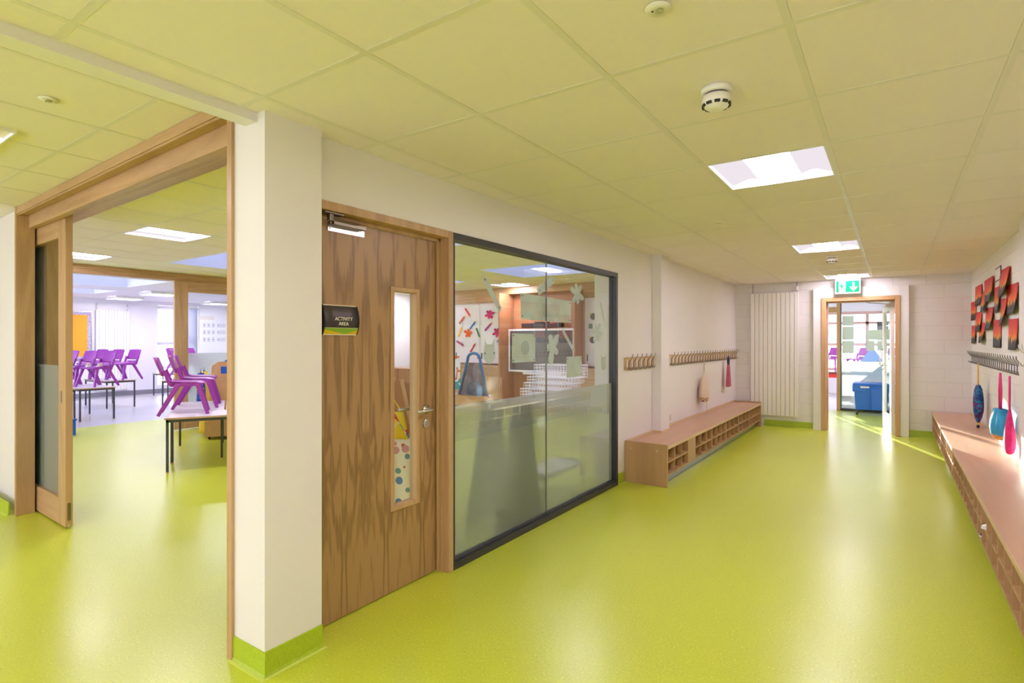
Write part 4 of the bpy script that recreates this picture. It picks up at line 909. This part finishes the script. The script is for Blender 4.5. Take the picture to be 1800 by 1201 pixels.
for s1, yy, z_ in (('K', .30, .99), ('g', .22, .80), ('g', .33, .80), ('W', .12, .99)): text_mesh('paper_letter', s1, 'bluel', .22, t, (.014, yy, z_), (PI / 2, 0, PI / 2), .002)
box('pinned_sheet', 'paper', (.013, .015, .08, .30, .35, .62), t)
# classroom window with roller blind
f = MB()
for a, b, c, d in ((6.87, 7.95, 2.31, 2.36), (6.87, 7.95, .22, .27), (6.87, 6.92, .27, 2.31), (7.90, 7.95, .27, 2.31), (6.92, 7.90, 1.35, 1.40), (6.92, 7.90, .72, .76)): f.box(-16.42, -16.34, a, b, c, d)
struct(f.done('window_2', 'white')); box('pane', 'glass', (-16.385, -16.375, 6.92, 7.90, .27, 2.31), bpy.data.objects['window_2'])
def blindmat():
    m = bpy.data.materials.new('sheer_blind'); m.use_nodes = True; m.node_tree.nodes.clear(); o = N(m, 'ShaderNodeOutputMaterial'); a = N(m, 'ShaderNodeBsdfTranslucent'); a.inputs[0].default_value = (.42, .41, .47, 1); b = N(m, 'ShaderNodeBsdfTransparent'); b.inputs[0].default_value = (.9, .88, .95, 1)
    x = N(m, 'ShaderNodeMixShader'); x.inputs[0].default_value = .13; L(m, a.outputs[0], x.inputs[1]); L(m, b.outputs[0], x.inputs[2]); L(m, x.outputs[0], o.inputs[0]); return m
M['blind'] = blindmat()
t = thing('roller_blind', 'sheer white roller blind pulled down over the classroom window', 'blind', (-16.25, 7.41, 2.30)); box('fabric', 'blind', (0, .002, -.52, .52, -1.62, 0), t); q = MB(); q.tube([(0, -.53, .01), (0, .53, .01)], .022, 12); q.done('roller', 'white', t, smooth=True); box('bottom_bar', 'white', (-.004, .006, -.52, .52, -1.645, -1.62), t)
q = MB(); q.tube([(.03, .535, 0), (.03, .535, -.9)], .004, 6); q.done('pull_chain', 'wire', t)
for r_, z_ in enumerate((1.85, 1.65, 1.44)):
    for c_i, (ya, yb) in enumerate(((8.05, 8.14), (8.17, 8.26), (8.30, 8.39), (8.45, 8.70))):
        t = thing('wall_card', 'small printed card, %s in the %s row on the far classroom wall' % (('first', 'second', 'third', 'wide last')[c_i], ('top', 'middle', 'bottom')[r_]), 'card', (-16.198, (ya + yb) / 2, z_), 0, 'cards on the far classroom wall')
        h_ = .07 if c_i < 3 else .055; box('sheet', mat('card_grey', (.62, .62, .66), .7) if r_ == 0 and c_i == 0 else bpy.data.materials['card_grey'], (0, .002, -(yb - ya) / 2, (yb - ya) / 2, -h_, h_), t)
        box('printed_mark', 'dark', (.002, .003, -.012, .012, -.012, .012) if c_i < 3 else (.002, .003, -.10, -.08, -.012, .012), t)
t = thing('wall_card', 'long pale banner card at the top of the cards on the far classroom wall', 'card', (-16.198, 8.15, 2.06), 0, 'cards on the far classroom wall'); box('sheet', 'pale', (0, .002, -.22, .22, -.055, .055), t)
# ================================================================== ACTIVITY AREA BACK WALL
BY = 9.0
f = MB(); f.box(-7.72, -2.42, BY - .0, 9.25, 2.32, 2.449); f.box(-7.72, -6.27, BY, 9.25, 2.19, 2.32); f.box(-4.63, -2.42, BY, 9.25, 2.19, 2.32)
struct(f.done('trim_20', 'oakX'))
M['wb'] = mat('gloss_white_panel', (.80, .78, .86), .25)
M['cabw'] = wood('cabinet_wood', (.56, .36, .23), (.50, .31, .19), 'Z', .4, 5, 2.2, .5); M['redwood'] = wood('niche_wood', (.47, .22, .105), (.40, .18, .08), 'Z', .38, 5, 2.2, .5)
def sliding_cupboard(label, x0, x1, nd):
    t = thing('wall_cupboard', label, 'cupboard', ((x0 + x1) / 2, BY, .93)); w_ = (x1 - x0) / 2
    q = MB(); q.box(-w_, -w_ + .03, 0, .25, 0, 1.255).box(w_ - .03, w_, 0, .25, 0, 1.255).box(-w_ + .03, w_ - .03, .0, .25, 1.235, 1.255).box(-w_ + .03, w_ - .03, 0, .25, 0, .02).box(-w_ + .03, w_ - .03, .2, .24, .02, 1.235); q.done('carcass', 'cabw', t)
    iw = (2 * w_ - .06) / nd
    for k in range(nd):
        a = -w_ + .03 + k * iw; dd = box('door', 'wb', (a, a + iw, .02 + .012 * (k % 2), .03 + .012 * (k % 2), .02, 1.235), t)
        for hx in (a + .05, a + iw - .05): box('flush_pull', 'tleg', (hx - .012, hx + .012, .016, .034, .10, .22), dd)
    return t
sliding_cupboard('white fronted sliding wall cupboard with paper pencils and splats, left of the dark screen', -7.70, -6.29, 2)
sliding_cupboard('white fronted sliding wall cupboard right of the dark screen', -4.62, -2.44, 3)
def base_unit(label, x0, x1):
    t = thing('base_cabinet', label, 'cabinet', ((x0 + x1) / 2, BY - .30, 0)); w_ = (x1 - x0) / 2
    box('carcass', 'cabw', (-w_, w_, .02, .55, .08, .87), t); box('kick_board', 'tleg', (-w_, w_, .06, .08, 0, .08), t)
    d1_ = box('drawer_front', 'cabw', (-w_ + .004, w_ - .004, 0, .02, .72, .865), t, bevel=.002); q = MB(); q.tube([(-.06, 0, .80), (-.06, -.025, .80), (.06, -.025, .80), (.06, 0, .80)], .005, 6); q.done('bar_handle', 'steel', d1_)
    d2_ = box('door', 'cabw', (-w_ + .004, w_ - .004, 0, .02, .085, .712), t, bevel=.002); q = MB(); q.tube([(w_ - .06, 0, .62), (w_ - .06, -.025, .62), (w_ - .06, -.025, .50), (w_ - .06, 0, .50)], .005, 6); q.done('bar_handle', 'steel', d2_)
xs_ = [-7.70, -7.235, -6.77, -6.29]
for k in range(3): base_unit(['wooden base cabinet at the left end below the white cupboard', 'middle wooden base cabinet below the left white cupboard', 'wooden base cabinet immediately left of the dark screen'][k], xs_[k], xs_[k + 1])
xs_ = [-4.62, -4.10, -3.55, -3.0, -2.44]
for k in range(4): base_unit(['wooden drawer cabinet immediately right of the dark screen', 'second wooden cabinet right of the dark screen', 'third wooden cabinet right of the dark screen', 'last wooden cabinet beside the window reveal'][k], xs_[k], xs_[k + 1])
tag(box('worktop', 'cabw', (-7.70, -6.29, BY - .32, 9.25, .87, .91)), 'wooden worktop below the left white cupboard', 'worktop'); tag(box('worktop', 'cabw', (-4.62, -2.44, BY - .32, 9.25, .87, .91)), 'wooden worktop below the right white cupboard', 'worktop')
struct(box('wall_niche', 'redwood', (-6.29, -4.62, 9.19, 9.25, 0, 2.32)))
f = MB(); f.box(-6.29, -6.26, BY - .3, 9.19, 0, 2.32); f.box(-4.65, -4.62, BY - .3, 9.19, 0, 2.32); struct(f.done('trim_21', 'redwood'))
t = thing('interactive_whiteboard', 'large dark screen in a white frame in the wooden recess', 'screen', (-5.51, 8.98, 1.21))
M['screen'] = mat('dark_screen', (.10, .085, .085), .25)
box('screen_panel', 'screen', (-.70, .70, 0, .03, -.38, .38), t); q = MB()
for a, b, c, d in ((-.73, .73, .38, .415), (-.73, .73, -.415, -.38), (-.73, -.70, -.38, .38), (.70, .73, -.38, .38)): q.box(a, b, -.01, .04, c, d)
q.done('frame', 'wb', t); box('pen_tray', 'wb', (-.35, .45, -.07, .0, -.455, -.42), t); box('wall_mount', 'tleg', (-.3, .3, .03, .21, -.2, .2), t)
t = thing('sound_bar', 'dark projector sound bar above the screen in the recess', 'speaker', (-5.5, 9.0, 1.69)); box('bar_body', 'black', (-.44, .44, -.02, .10, -.045, .045), t, bevel=.008); box('centre_unit', 'black', (-.13, .13, -.04, .10, .045, .065), t); box('bracket', 'tleg', (-.05, .05, .10, .19, -.03, .03), t)
def splat_poly(seed, r_):
    rnd = random.Random(seed); n = 5 + seed % 2; pts = []
    ang = rnd.random() * PI
    for k in range(n * 12):
        a = 2 * PI * k / (n * 12); w_ = .5 + .5 * math.cos(n * a); rr = r_ * (.34 + .66 * w_ ** .75 * (0.75 + .25 * math.sin(((k + 6) // 12) * 2.1 + seed))); pts.append((rr * math.cos(a + ang + .10 * math.sin(n * a)), rr * math.sin(a + ang)))
    return pts
M['st_pink'] = mat('magenta_card', (.62, .01, .16), .6); M['st_or'] = mat('orange_card', (.80, .13, .01), .6)
for x, z, r_, m, lb_ in ((-6.733, 1.931, .13, 'st_pink', 'magenta paper splat near the top right of the white cupboard'), (-7.286, 1.556, .13, 'st_or', 'orange paper splat on the white cupboard'), (-6.534, 1.561, .14, 'st_pink', 'magenta paper splat at the lower right of the white cupboard')):
    t = thing('paper_splat', lb_, 'paper cut-out', (x, BY + .012, z)); MB().prism(splat_poly(int(x * 10), r_), (0, 0, 0), (1, 0, 0), (0, 0, 1), (0, -.003, 0)).done('cut_out', m, t)
pens = [(-7.294, 1.982, -50, (.65, .03, .05), 'red'), (-7.447, 1.843, 45, (.65, .08, .02), 'rust'), (-7.158, 1.731, 45, (.02, .15, .45), 'blue'), (-6.408, 1.809, -55, (.06, .03, .20), 'navy'), (-6.762, 1.689, 42, (.50, .05, .30), 'purple'), (-7.509, 1.593, 65, (.80, .45, .02), 'yellow'), (-7.024, 1.553, -65, (.02, .20, .10), 'green'), (-7.493, 1.342, -25, (.35, .02, .12), 'maroon'), (-7.158, 1.261, 55, (.60, .03, .05), 'crimson'), (-6.436, 1.401, 8, (.25, .25, .55), 'lilac')]
M['ptip'] = mat('pencil_tip', (.75, .60, .25), .6)
for x, z, a, cl, nm in pens:
    t = thing('paper_pencil', '%s paper pencil stuck on the white cupboard' % nm, 'paper cut-out', (x, BY + .012, z)); a = math.radians(a); u_ = (math.cos(a), 0, math.sin(a)); v_ = (-math.sin(a), 0, math.cos(a)); ln = .12
    MB().prism([(-ln, -.02), (ln * .7, -.02), (ln * .7, .02), (-ln, .02)], (0, 0, 0), u_, v_, (0, -.003, 0)).done('pencil_body', mat('pencil_' + nm, cl, .6), t); MB().prism([(ln * .7, -.02), (ln * 1.1, 0), (ln * .7, .02)], (0, 0, 0), u_, v_, (0, -.003, 0)).done('pencil_tip', 'ptip', t)
for x, z, lb_ in ((-4.42, 1.83, 'small dark round paper face high on the right white cupboard'), (-4.43, 1.41, 'small dark paper face with yellow edge on the right white cupboard')):
    t = thing('paper_creature', lb_, 'paper cut-out', (x, BY + .012, z)); MB().lathe([(.06, 0), (.06, -.003)], (0, 0, 0), 16, 'Y').done('face_disc', 'tleg', t); q = MB(); q.prism([(-.07, .03), (-.04, .06), (-.08, .08)], (0, 0, 0), (1, 0, 0), (0, 0, 1), (0, -.003, 0)).prism([(.07, .03), (.04, .06), (.08, .08)], (0, 0, 0), (1, 0, 0), (0, 0, 1), (0, -.003, 0)); q.done('ears', 'tagy', t)
t = thing('paper_picture', 'small framed green drawing on the right white cupboard', 'paper cut-out', (-4.47, BY + .012, 1.66)); box('card', 'paper', (-.055, .055, -.003, 0, -.06, .06), t); box('drawing', mat('drawing_green', (.12, .18, .12), .7), (-.04, .04, -.004, -.003, -.045, .045), t)
# ------------------------------------------------------------------ shapes stuck on the window
M['lamin'] = mat('laminated_back', (.70, .76, .72), .35); M['lamin2'] = noisy(mat('laminated_sheet', (.70, .76, .68), .35), (.74, .80, .73), (.64, .68, .58), 6, 2); M['dot'] = mat('tack_dot', (.05, .07, .07), .5)
SX = -2.242
def sticker(name, label, poly, y, z, m='lamin', dots=(), x=SX):
    t = thing(name, label, 'window sticker', (x, y, z)); MB().prism(poly, (0, 0, 0), (0, 1, 0), (0, 0, 1), (-.0015, 0, 0)).done('cut_out', m, t)
    q = MB()
    for a, b in dots: q.lathe([(.006, 0), (.006, .0015)], (.0, a, b), 8, 'X')
    if dots: q.done('sticky_tack', 'dot', t)
def rotp(P, deg): a = math.radians(deg); return [(p[0] * math.cos(a) - p[1] * math.sin(a), p[0] * math.sin(a) + p[1] * math.cos(a)) for p in P]
pencil = lambda l, w_: [(-l, -w_), (l * .72, -w_), (l, -w_ * .2), (l, w_ * .2), (l * .72, w_), (-l, w_)]
sticker('pencil_sticker', 'long pale pencil shape at the upper left of the window', rotp(pencil(.145, .022), 132), 3.03, 1.708, dots=rotp([(.12, 0), (-.12, 0)], 132))
sticker('crayon_sticker', 'fat pale crayon shape across the window joint', rotp(pencil(.14, .032), 26), 3.745, 1.827, dots=rotp([(.11, 0), (-.11, 0)], 26))
sticker('splat_sticker', 'pale splat shape at the upper right of the window', splat_poly(3, .135), 4.262, 1.795, dots=((0, .08), (.03, -.08)))
sticker('splat_sticker', 'pale splat shape over the dark screen, on the window joint', splat_poly(8, .145), 3.84, 1.341, dots=((-.07, -.02), (.08, .0)))
sticker('pencil_sticker', 'slim pale pencil shape sloping over the right of the dark screen', rotp(pencil(.14, .017), 138), 4.10, 1.395, dots=rotp([(-.12, 0)], 138))
sticker('splat_sticker', 'pale splat shape at the right edge of the window', splat_poly(5, .125), 4.65, 1.465)
sticker('pencil_sticker', 'slim pale pencil shape at the far right of the window', rotp(pencil(.135, .016), 118), 4.78, 1.63)
sticker('monster_sticker', 'round pale monster shape with two horns left of the dark screen', [(.065 * math.cos(a), .062 * math.sin(a) * 1.15) for a in [PI * k / 12 for k in range(3)]] + [(.055, .10), (.03, .06), (-.03, .06), (-.05, .105), (-.058, .03)] + [(.068 * math.cos(a), .062 * math.sin(a) * 1.15) for a in [PI + PI * k / 12 for k in range(12)]], 3.00, 1.305, dots=((.05, 0), (-.05, 0)))
sticker('monster_sticker', 'narrow pale monster shape with horns at the far right of the window', [(.05, .03), (.055, .09), (.03, .05), (-.03, .05), (-.05, .09), (-.052, .02), (-.05, -.04), (-.02, -.07), (.02, -.07), (.05, -.04)], 4.79, 1.185)
sticker('splat_sticker', 'pale splat shape low on the frosted part of the window', splat_poly(11, .13), 3.15, .152)
rect = lambda a, b: [(-a, -b), (a, -b), (a, b), (-a, b)]
sticker('laminated_sheet', 'long laminated banner sheet on the window, bridging the joint', [(-.385, -.09), (.385, -.10), (.385, .085), (-.385, .10)], 3.765, 1.64, 'lamin2', [(-.36, .08), (-.36, -.07), (.36, .065), (.36, -.08)])
sticker('laminated_sheet', 'square laminated sheet with an oval drawing over the dark screen', rect(.155, .105), 3.425, 1.337, 'lamin2', [(-.14, .09), (.14, .09), (-.14, -.09), (.14, -.09)])
MB().lathe([(.055, 0), (.055, .001)], (SX - .0, 3.44, 1.337), 24, 'X').done('oval_drawing', mat('oval_grey', (.45, .52, .47), .4)).name = 'oval_drawing'
o = bpy.data.objects['oval_drawing']; o.parent = [q for q in bpy.data.objects if q.get('label', '').startswith('square laminated')][0]; o.matrix_parent_inverse = Matrix.Translation(o.parent.location).inverted()
sticker('laminated_sheet', 'small laminated sheet with printed lines over the wire baskets', rect(.135, .088), 4.21, 1.168, 'lamin2', [(-.12, .07), (.12, .07), (.12, -.07)])
# ------------------------------------------------------------------ things standing behind the window
t = thing('painting_easel', 'children\'s easel with a blue arched frame and a painted sheet on its tray', 'easel', (-3.82, 4.82, 0), 0)
arc_pts = [(-.21, 0, .78), (-.09, 0, 1.17)] + [(-.085 * math.cos(a), 0, 1.19 + .065 * math.sin(a)) for a in [PI * k / 8 for k in range(1, 8)]] + [(.09, 0, 1.17), (.19, 0, .78)]
q = MB(); q.tube(arc_pts, .016, 10); q.done('blue_frame', mat('blue_tube', (.03, .17, .45), .35), t, smooth=True)
M['smoky'] = noisy(mat('smoky_panel', (.20, .16, .19), .35), (.30, .24, .28), (.07, .06, .09), 7, 4)
MB().prism([(-.195, .79), (.175, .79), (.07, 1.15), (-.07, 1.15)], (0, .0, 0), (1, 0, 0), (0, 0, 1), (0, .006, 0)).done('side_panel', 'smoky', t)
M['pnt'] = patches('painted_sheet', [(.82, .83, .92), (.84, .84, .93), (.80, .18, .05), (.82, .83, .92), (.05, .35, .40)], 5)
box('painted_sheet', 'pnt', (-.52, -.22, .03, .034, .84, 1.22), t)
q = MB(); q.box(-.54, .20, -.10, .10, .70, .79); q.done('tray', 'birch', t)
for x, y in ((-.5, -.08), (-.5, .10), (.16, -.08), (.16, .10)): MB().bar((x, y, .70), (x * 1.05, y * 2.2, 0), .03).done('leg', 'birch', t)
t = thing('folding_board', 'tall dark olive folding board standing right behind the frosted glass', 'board', (-2.45, 3.46, 0)); M['olive'] = mat('olive_board', (.06, .055, .02), .7)
q = MB(); q.prism([(-.30, .02), (.30, .02), (.12, .90), (-.10, .90)], (.16, 0, 0), (0, 1, 0), (0, 0, 1), (-.018, 0, 0)); o = q.done('front_panel', 'olive', t)
q = MB(); q.prism([(-.30, .02), (.30, .02), (.12, .90), (-.10, .90)], (-.12, 0, 0), (0, 1, 0), (0, 0, 1), (-.018, 0, 0)); q.done('rear_panel', 'olive', t); box('top_hinge', 'olive', (-.14, .17, -.10, .12, .90, .925), t)
t = thing('low_stool', 'low padded stool with rounded tube legs behind the frosted glass', 'stool', (-2.58, 4.35, 0)); box('pad', 'tabletop', (-.16, .16, -.34, .34, .20, .25), t, bevel=.02)
for y in (-.35, .35): q = MB(); q.tube([(-.16, y, 0), (-.16, y, .22), (-.13, y, .255), (.13, y, .255), (.16, y, .22), (.16, y, 0)], .014, 8); q.done('leg', 'tleg', t, smooth=True)
t = thing('low_table', 'low table carrying the wire baskets, hidden behind the frosted glass', 'table', (-3.72, 6.5, 0)); box('tabletop', 'tabletop', (-.52, .52, -.3, .3, .56, .58), t)
for sx in (-.48, .48):
    for sy in (-.26, .26): box('leg', 'tleg', (sx - .012, sx + .012, sy - .012, sy + .012, 0, .56), t)
def wire_basket(label, x, z, w_=.62):
    t = thing('wire_basket', label, 'basket', (x, 6.45, z), 0, 'stacked wire baskets'); q = MB(); d_, h_, r_ = .34, .16, .0035
    n = 14
    for k in range(n + 1):
        xx = -w_ / 2 + w_ * k / n; q.tube([(xx, -d_ / 2, h_), (xx, -d_ / 2, 0), (xx, d_ / 2, 0), (xx, d_ / 2, h_)], r_, 4)
    for zz_ in (0, .04, .08, .12, h_): q.tube([(-w_ / 2, -d_ / 2, zz_), (w_ / 2, -d_ / 2, zz_), (w_ / 2, d_ / 2, zz_), (-w_ / 2, d_ / 2, zz_)], r_ if zz_ < h_ else .006, 4, True)
    for k in range(1, 8):
        yy = -d_ / 2 + d_ * k / 8; q.tube([(-w_ / 2, yy, h_), (-w_ / 2, yy, 0), (w_ / 2, yy, 0), (w_ / 2, yy, h_)], r_, 4)
    q.done('wire_mesh', 'wb', t); return t
for k in range(5): wire_basket(['bottom', 'second from bottom', 'middle', 'second from top', 'top'][k] + ' white wire basket in the stepped stack behind the window', -3.86 + .055 * k, .585 + .082 * k)
# things seen through the door glass
t = thing('wooden_easel', 'wooden easel board with slanted side seen through the door glass', 'easel', (-3.28, 3.12, 0), math.radians(10))
MB().prism([(-.34, .02), (.30, .02), (.12, 1.05), (.02, 1.08), (-.03, 1.05)], (0, 0, 0), (.8, .6, 0), (0, 0, 1), (.012, -.014, 0)).done('side_panel', 'redwood', t); q = MB(); q.bar((-.30, -.20, .0), (.0, .0, 1.10), .03).bar((.25, .15, 0), (.05, .03, 1.08), .03); q.done('edge_rail', 'birch', t)
M['apr'] = dotted('shape_print_apron', (.80, .72, .50), [(.10, .20, .38), (.22, .38, .24), (.60, .14, .12), (.65, .30, .30), (.15, .30, .28)], 13, .36); M['yr'] = patches('yellow_red_pvc', [(.85, .62, .02), (.85, .62, .02), (.65, .05, .02)], 6)
def apron(label, loc, rz, w_, h_, m, seed):
    t = thing('painting_apron', label, 'apron', loc, rz)
    MB().sheet(lambda u, v: (w_ * (u - .5) * (.55 + .45 * min(1, v * 1.6)), -.02 - .03 * math.sin(u * 9 + seed) * v, -h_ * v), 16, 10, (0, .006, 0)).done('cloth', m, t, smooth=True)
    q = MB(); q.tube([(-w_ * .25, -.02, 0), (0, 0, .12), (w_ * .25, -.02, 0)], .006, 5); q.done('neck_loop', m, t)
apron('pale yellow painting apron printed with shapes, seen through the door glass', (-2.86, 2.76, .70), math.radians(38), .34, .60, 'apr', 1)
apron('yellow and red plastic apron behind the printed one', (-2.98, 2.80, .88), math.radians(38), .34, .60, 'yr', 2)
t = thing('storage_unit', 'reddish brown low storage unit below the radiator seen through the door glass', 'cabinet', (-8.55, 8.45, 0)); box('carcass', 'redwood', (-.5, .5, -.2, .2, .05, .82), t); box('kick_board', 'tleg', (-.48, .48, -.18, .18, 0, .05), t)
for x in (-.25, .25): box('door', 'redwood', (x - .24, x + .24, -.215, -.2, .07, .80), t)
# ================================================================== LOBBY AND ROOM PAST THE EXIT DOOR
SYY = 12.95
f = MB(); f.box(-.931, -.867, SYY - .05, SYY + .07, 0, 2.449); f.box(-1.33, -.931, SYY - .05, SYY + .07, 1.97, 2.08); f.box(-1.40, -1.33, SYY - .05, SYY + .07, 0, 2.449)
struct(f.done('door_5', 'oakl', bevel=.003)); struct(box('wall_screen', 'wallcool', (-6.0, -3.2, SYY - .05, SYY + .07, 0, 2.449))); o_ = struct(box('window_6', 'dark', (-3.2, -1.40, SYY - .03, SYY + .05, 0, .045))); box('pane', 'glass', (-3.2, -1.40, SYY, SYY + .01, .045, 2.449), o_); box('frosted_film', 'frost', (-3.2, -1.40, SYY + .011, SYY + .012, .045, .985), o_)  # left glass bay added out of view so the low sun gets through
f = MB(); f.box(-.867, 3.0, SYY - .03, SYY + .05, 0, .045); f.box(-.867, -.852, SYY - .03, SYY + .05, .045, 2.449); o = struct(f.done('window_3', 'dark'))
box('pane', 'glass', (-.852, 3.0, SYY, SYY + .01, .045, 2.449), o); box('frosted_film', 'frost', (-.852, 3.0, SYY + .011, SYY + .012, .045, .985), o); box('pane', 'glass', (-1.33, -.931, SYY, SYY + .01, 2.08, 2.449), o)
for k, (x0, x1, z0, z1) in enumerate(((-.835, -.64, 1.70, 1.90), (-.835, -.64, 1.42, 1.68), (-.835, -.64, 1.15, 1.40), (-.427, -.158, 1.42, 1.613), (-.427, -.296, 1.20, 1.40), (-.25, -.093, 1.20, 1.40), (-.14, -.02, 1.42, 1.62))):
    t = thing('paper_notice', 'pale green back of a sheet on the lobby glass, ' + ['top of the left column', 'middle of the left column', 'bottom of the left column', 'wide one at upper right', 'lower left of the right group', 'lower right of the right group', 'far right by the door'][k], 'notice', ((x0 + x1) / 2, SYY - .002, (z0 + z1) / 2)); box('sheet', 'lamin', (-(x1 - x0) / 2, (x1 - x0) / 2, 0, .001, -(z1 - z0) / 2, (z1 - z0) / 2), t)
t = thing('wheeled_bin', 'blue lidded plastic bin on castors in front of the frosted lobby screen', 'bin', (-.24, 12.52, 0)); M['bblue'] = mat('bin_blue', (.015, .13, .62), .4)
q = MB(); 
bmv = []
def frust(q, x0, x1, y0, y1, z0, z1, dx, dy):
    v = [q.bm.verts.new(p) for p in ((x0 + dx, y0 + dy, z0), (x1 - dx, y0 + dy, z0), (x1 - dx, y1 - dy, z0), (x0 + dx, y1 - dy, z0), (x0, y0, z1), (x1, y0, z1), (x1, y1, z1), (x0, y1, z1))]
    for f_ in ((3, 2, 1, 0), (4, 5, 6, 7), (0, 1, 5, 4), (1, 2, 6, 5), (2, 3, 7, 6), (3, 0, 4, 7)): q.bm.faces.new([v[i] for i in f_])
frust(q, -.37, .37, -.24, .24, .10, .56, .03, .025); q.done('tub', 'bblue', t, bevel=.012)
q = MB(); frust(q, -.10, .16, -.265, -.20, .11, .50, .015, 0); q.done('front_rib', 'bblue', t, bevel=.008)
q = MB(); q.box(-.385, .385, -.255, .255, .56, .60).box(-.39, -.17, -.262, -.23, .44, .57).box(.18, .39, -.262, -.23, .44, .57); q.done('lid', 'bblue', t, bevel=.010)
box('white_label', 'paper', (-.26, -.12, -.2645, -.262, .515, .545), t)
for x in (-.32, .32):
    for y in (-.18, .18): MB().lathe([(.020, -.014), (.042, -.012), (.042, .012), (.020, .014)], (x, y, .042), 16, 'X').box(x - .018, x + .018, y - .02, y + .02, .07, .10).done('castor', 'tleg', t)
# window wall beyond
WYY = 17.2; f = MB(); M['pinkwood'] = mat('pinkish_timber', (.60, .38, .34), .5)
struct(box('wall_window_sill', 'wallcool', (-6.0, 3.0, WYY, WYY + .2, 0, .62))); struct(box('wall_window_head', 'wallcool', (-6.0, 3.0, WYY, WYY + .2, 2.17, 2.5)))
for z0, z1 in ((.62, .68), (1.27, 1.345), (1.84, 1.905), (2.10, 2.17)): f.box(-6.0, 3.0, WYY - .02, WYY + .06, z0, z1)
for k in range(-5, 4): x = -.55 + 1.12 * k; f.box(x - .035, x + .035, WYY - .02, WYY + .06, .68, 2.10)
o = struct(f.done('window_4', 'pinkwood')); box('pane', 'glass', (-6.0, 3.0, WYY + .015, WYY + .025, .68, 2.10), o)
struct(box('ground', 'grass', (-30, 30, 17.5, 60, -.2, -.1)))
bpy.data.objects['ground'].name = 'floor_outside'
t = thing('garden_fence', 'pale slatted fence outside the far windows', 'fence', (-2.4, 20.2, -.1)); M['fencew'] = mat('weathered_slat', (.62, .64, .68), .8)
for k in range(14): box('slat', 'fencew', (k * .16, k * .16 + .06, 0, .03, 0, 1.35), t)
box('rail', 'fencew', (0, 2.2, .03, .06, 1.0, 1.08), t)
table('school table in the room past the exit door', -1.55, 15.9, 0, H=1.12); chair('purple chair on the table past the exit door, left of the post', -1.26, 15.85, .65, 250, .92, 'chairs past the exit door')
table('school table behind the lobby glass', -.33, 15.9, 0, H=1.12); chair('purple chair behind the lobby glass, left', -.72, 15.8, .65, 230, .92, 'chairs past the exit door'); chair('purple chair behind the lobby glass, right', -.05, 15.9, .65, 250, .92, 'chairs past the exit door')
t = thing('storage_tray', 'blue tray under the table past the exit door', 'tray', (-1.55, 15.8, .50)); box('tray_body', 'blue', (-.15, .15, -.2, .2, 0, .09), t, bevel=.01); box('rim', 'blue', (-.165, .165, -.215, .215, .09, .10), t)
t = thing('storage_tray', 'red tray under the table past the exit door', 'tray', (-1.18, 15.8, .50)); box('tray_body', 'red', (-.15, .15, -.2, .2, 0, .09), t, bevel=.01); box('rim', 'red', (-.165, .165, -.215, .215, .09, .10), t)
t = thing('play_tent', 'pale blue pyramid play tent behind the lobby glass', 'tent', (-.36, 14.0, 0)); M['tentb'] = mat('tent_blue', (.16, .33, .75), .6)
q = MB(); 
for P in (((-.45, -.45), (.45, -.45)), ((.45, -.45), (.45, .45)), ((.45, .45), (-.45, .45)), ((-.45, .45), (-.45, -.45))):
    (a, b), (c, d) = P; k = .1; V = [q.bm.verts.new(p_) for p_ in ((a, b, .62), (c, d, .62), (c * k, d * k, 1.20), (a * k, b * k, 1.20))]; W = [q.bm.verts.new(v.co * .985) for v in V]; 
    q.bm.faces.new(V); q.bm.faces.new(W[::-1])
    for i in range(4): q.bm.faces.new((V[i], V[(i + 1) % 4], W[(i + 1) % 4], W[i]))
q.done('roof', 'tentb', t); q = MB()
for a, b in ((-.44, -.44), (.44, -.44), (.44, .44), (-.44, .44)): q.bar((a, b, 0), (a, b, .64), .025)
q.done('pole', 'white', t)
t = thing('wall_screen_monitor', 'small dark screen near the far windows', 'screen', (-.21, 16.9, 0)); t.name = 'tall_monitor'
box('screen_panel', 'tleg', (-.12, .12, 0, .04, 1.42, 1.88), t); box('stand', 'tleg', (-.02, .02, 0, .03, 0, 1.42), t); box('base', 'tleg', (-.18, .18, -.12, .16, 0, .02), t)
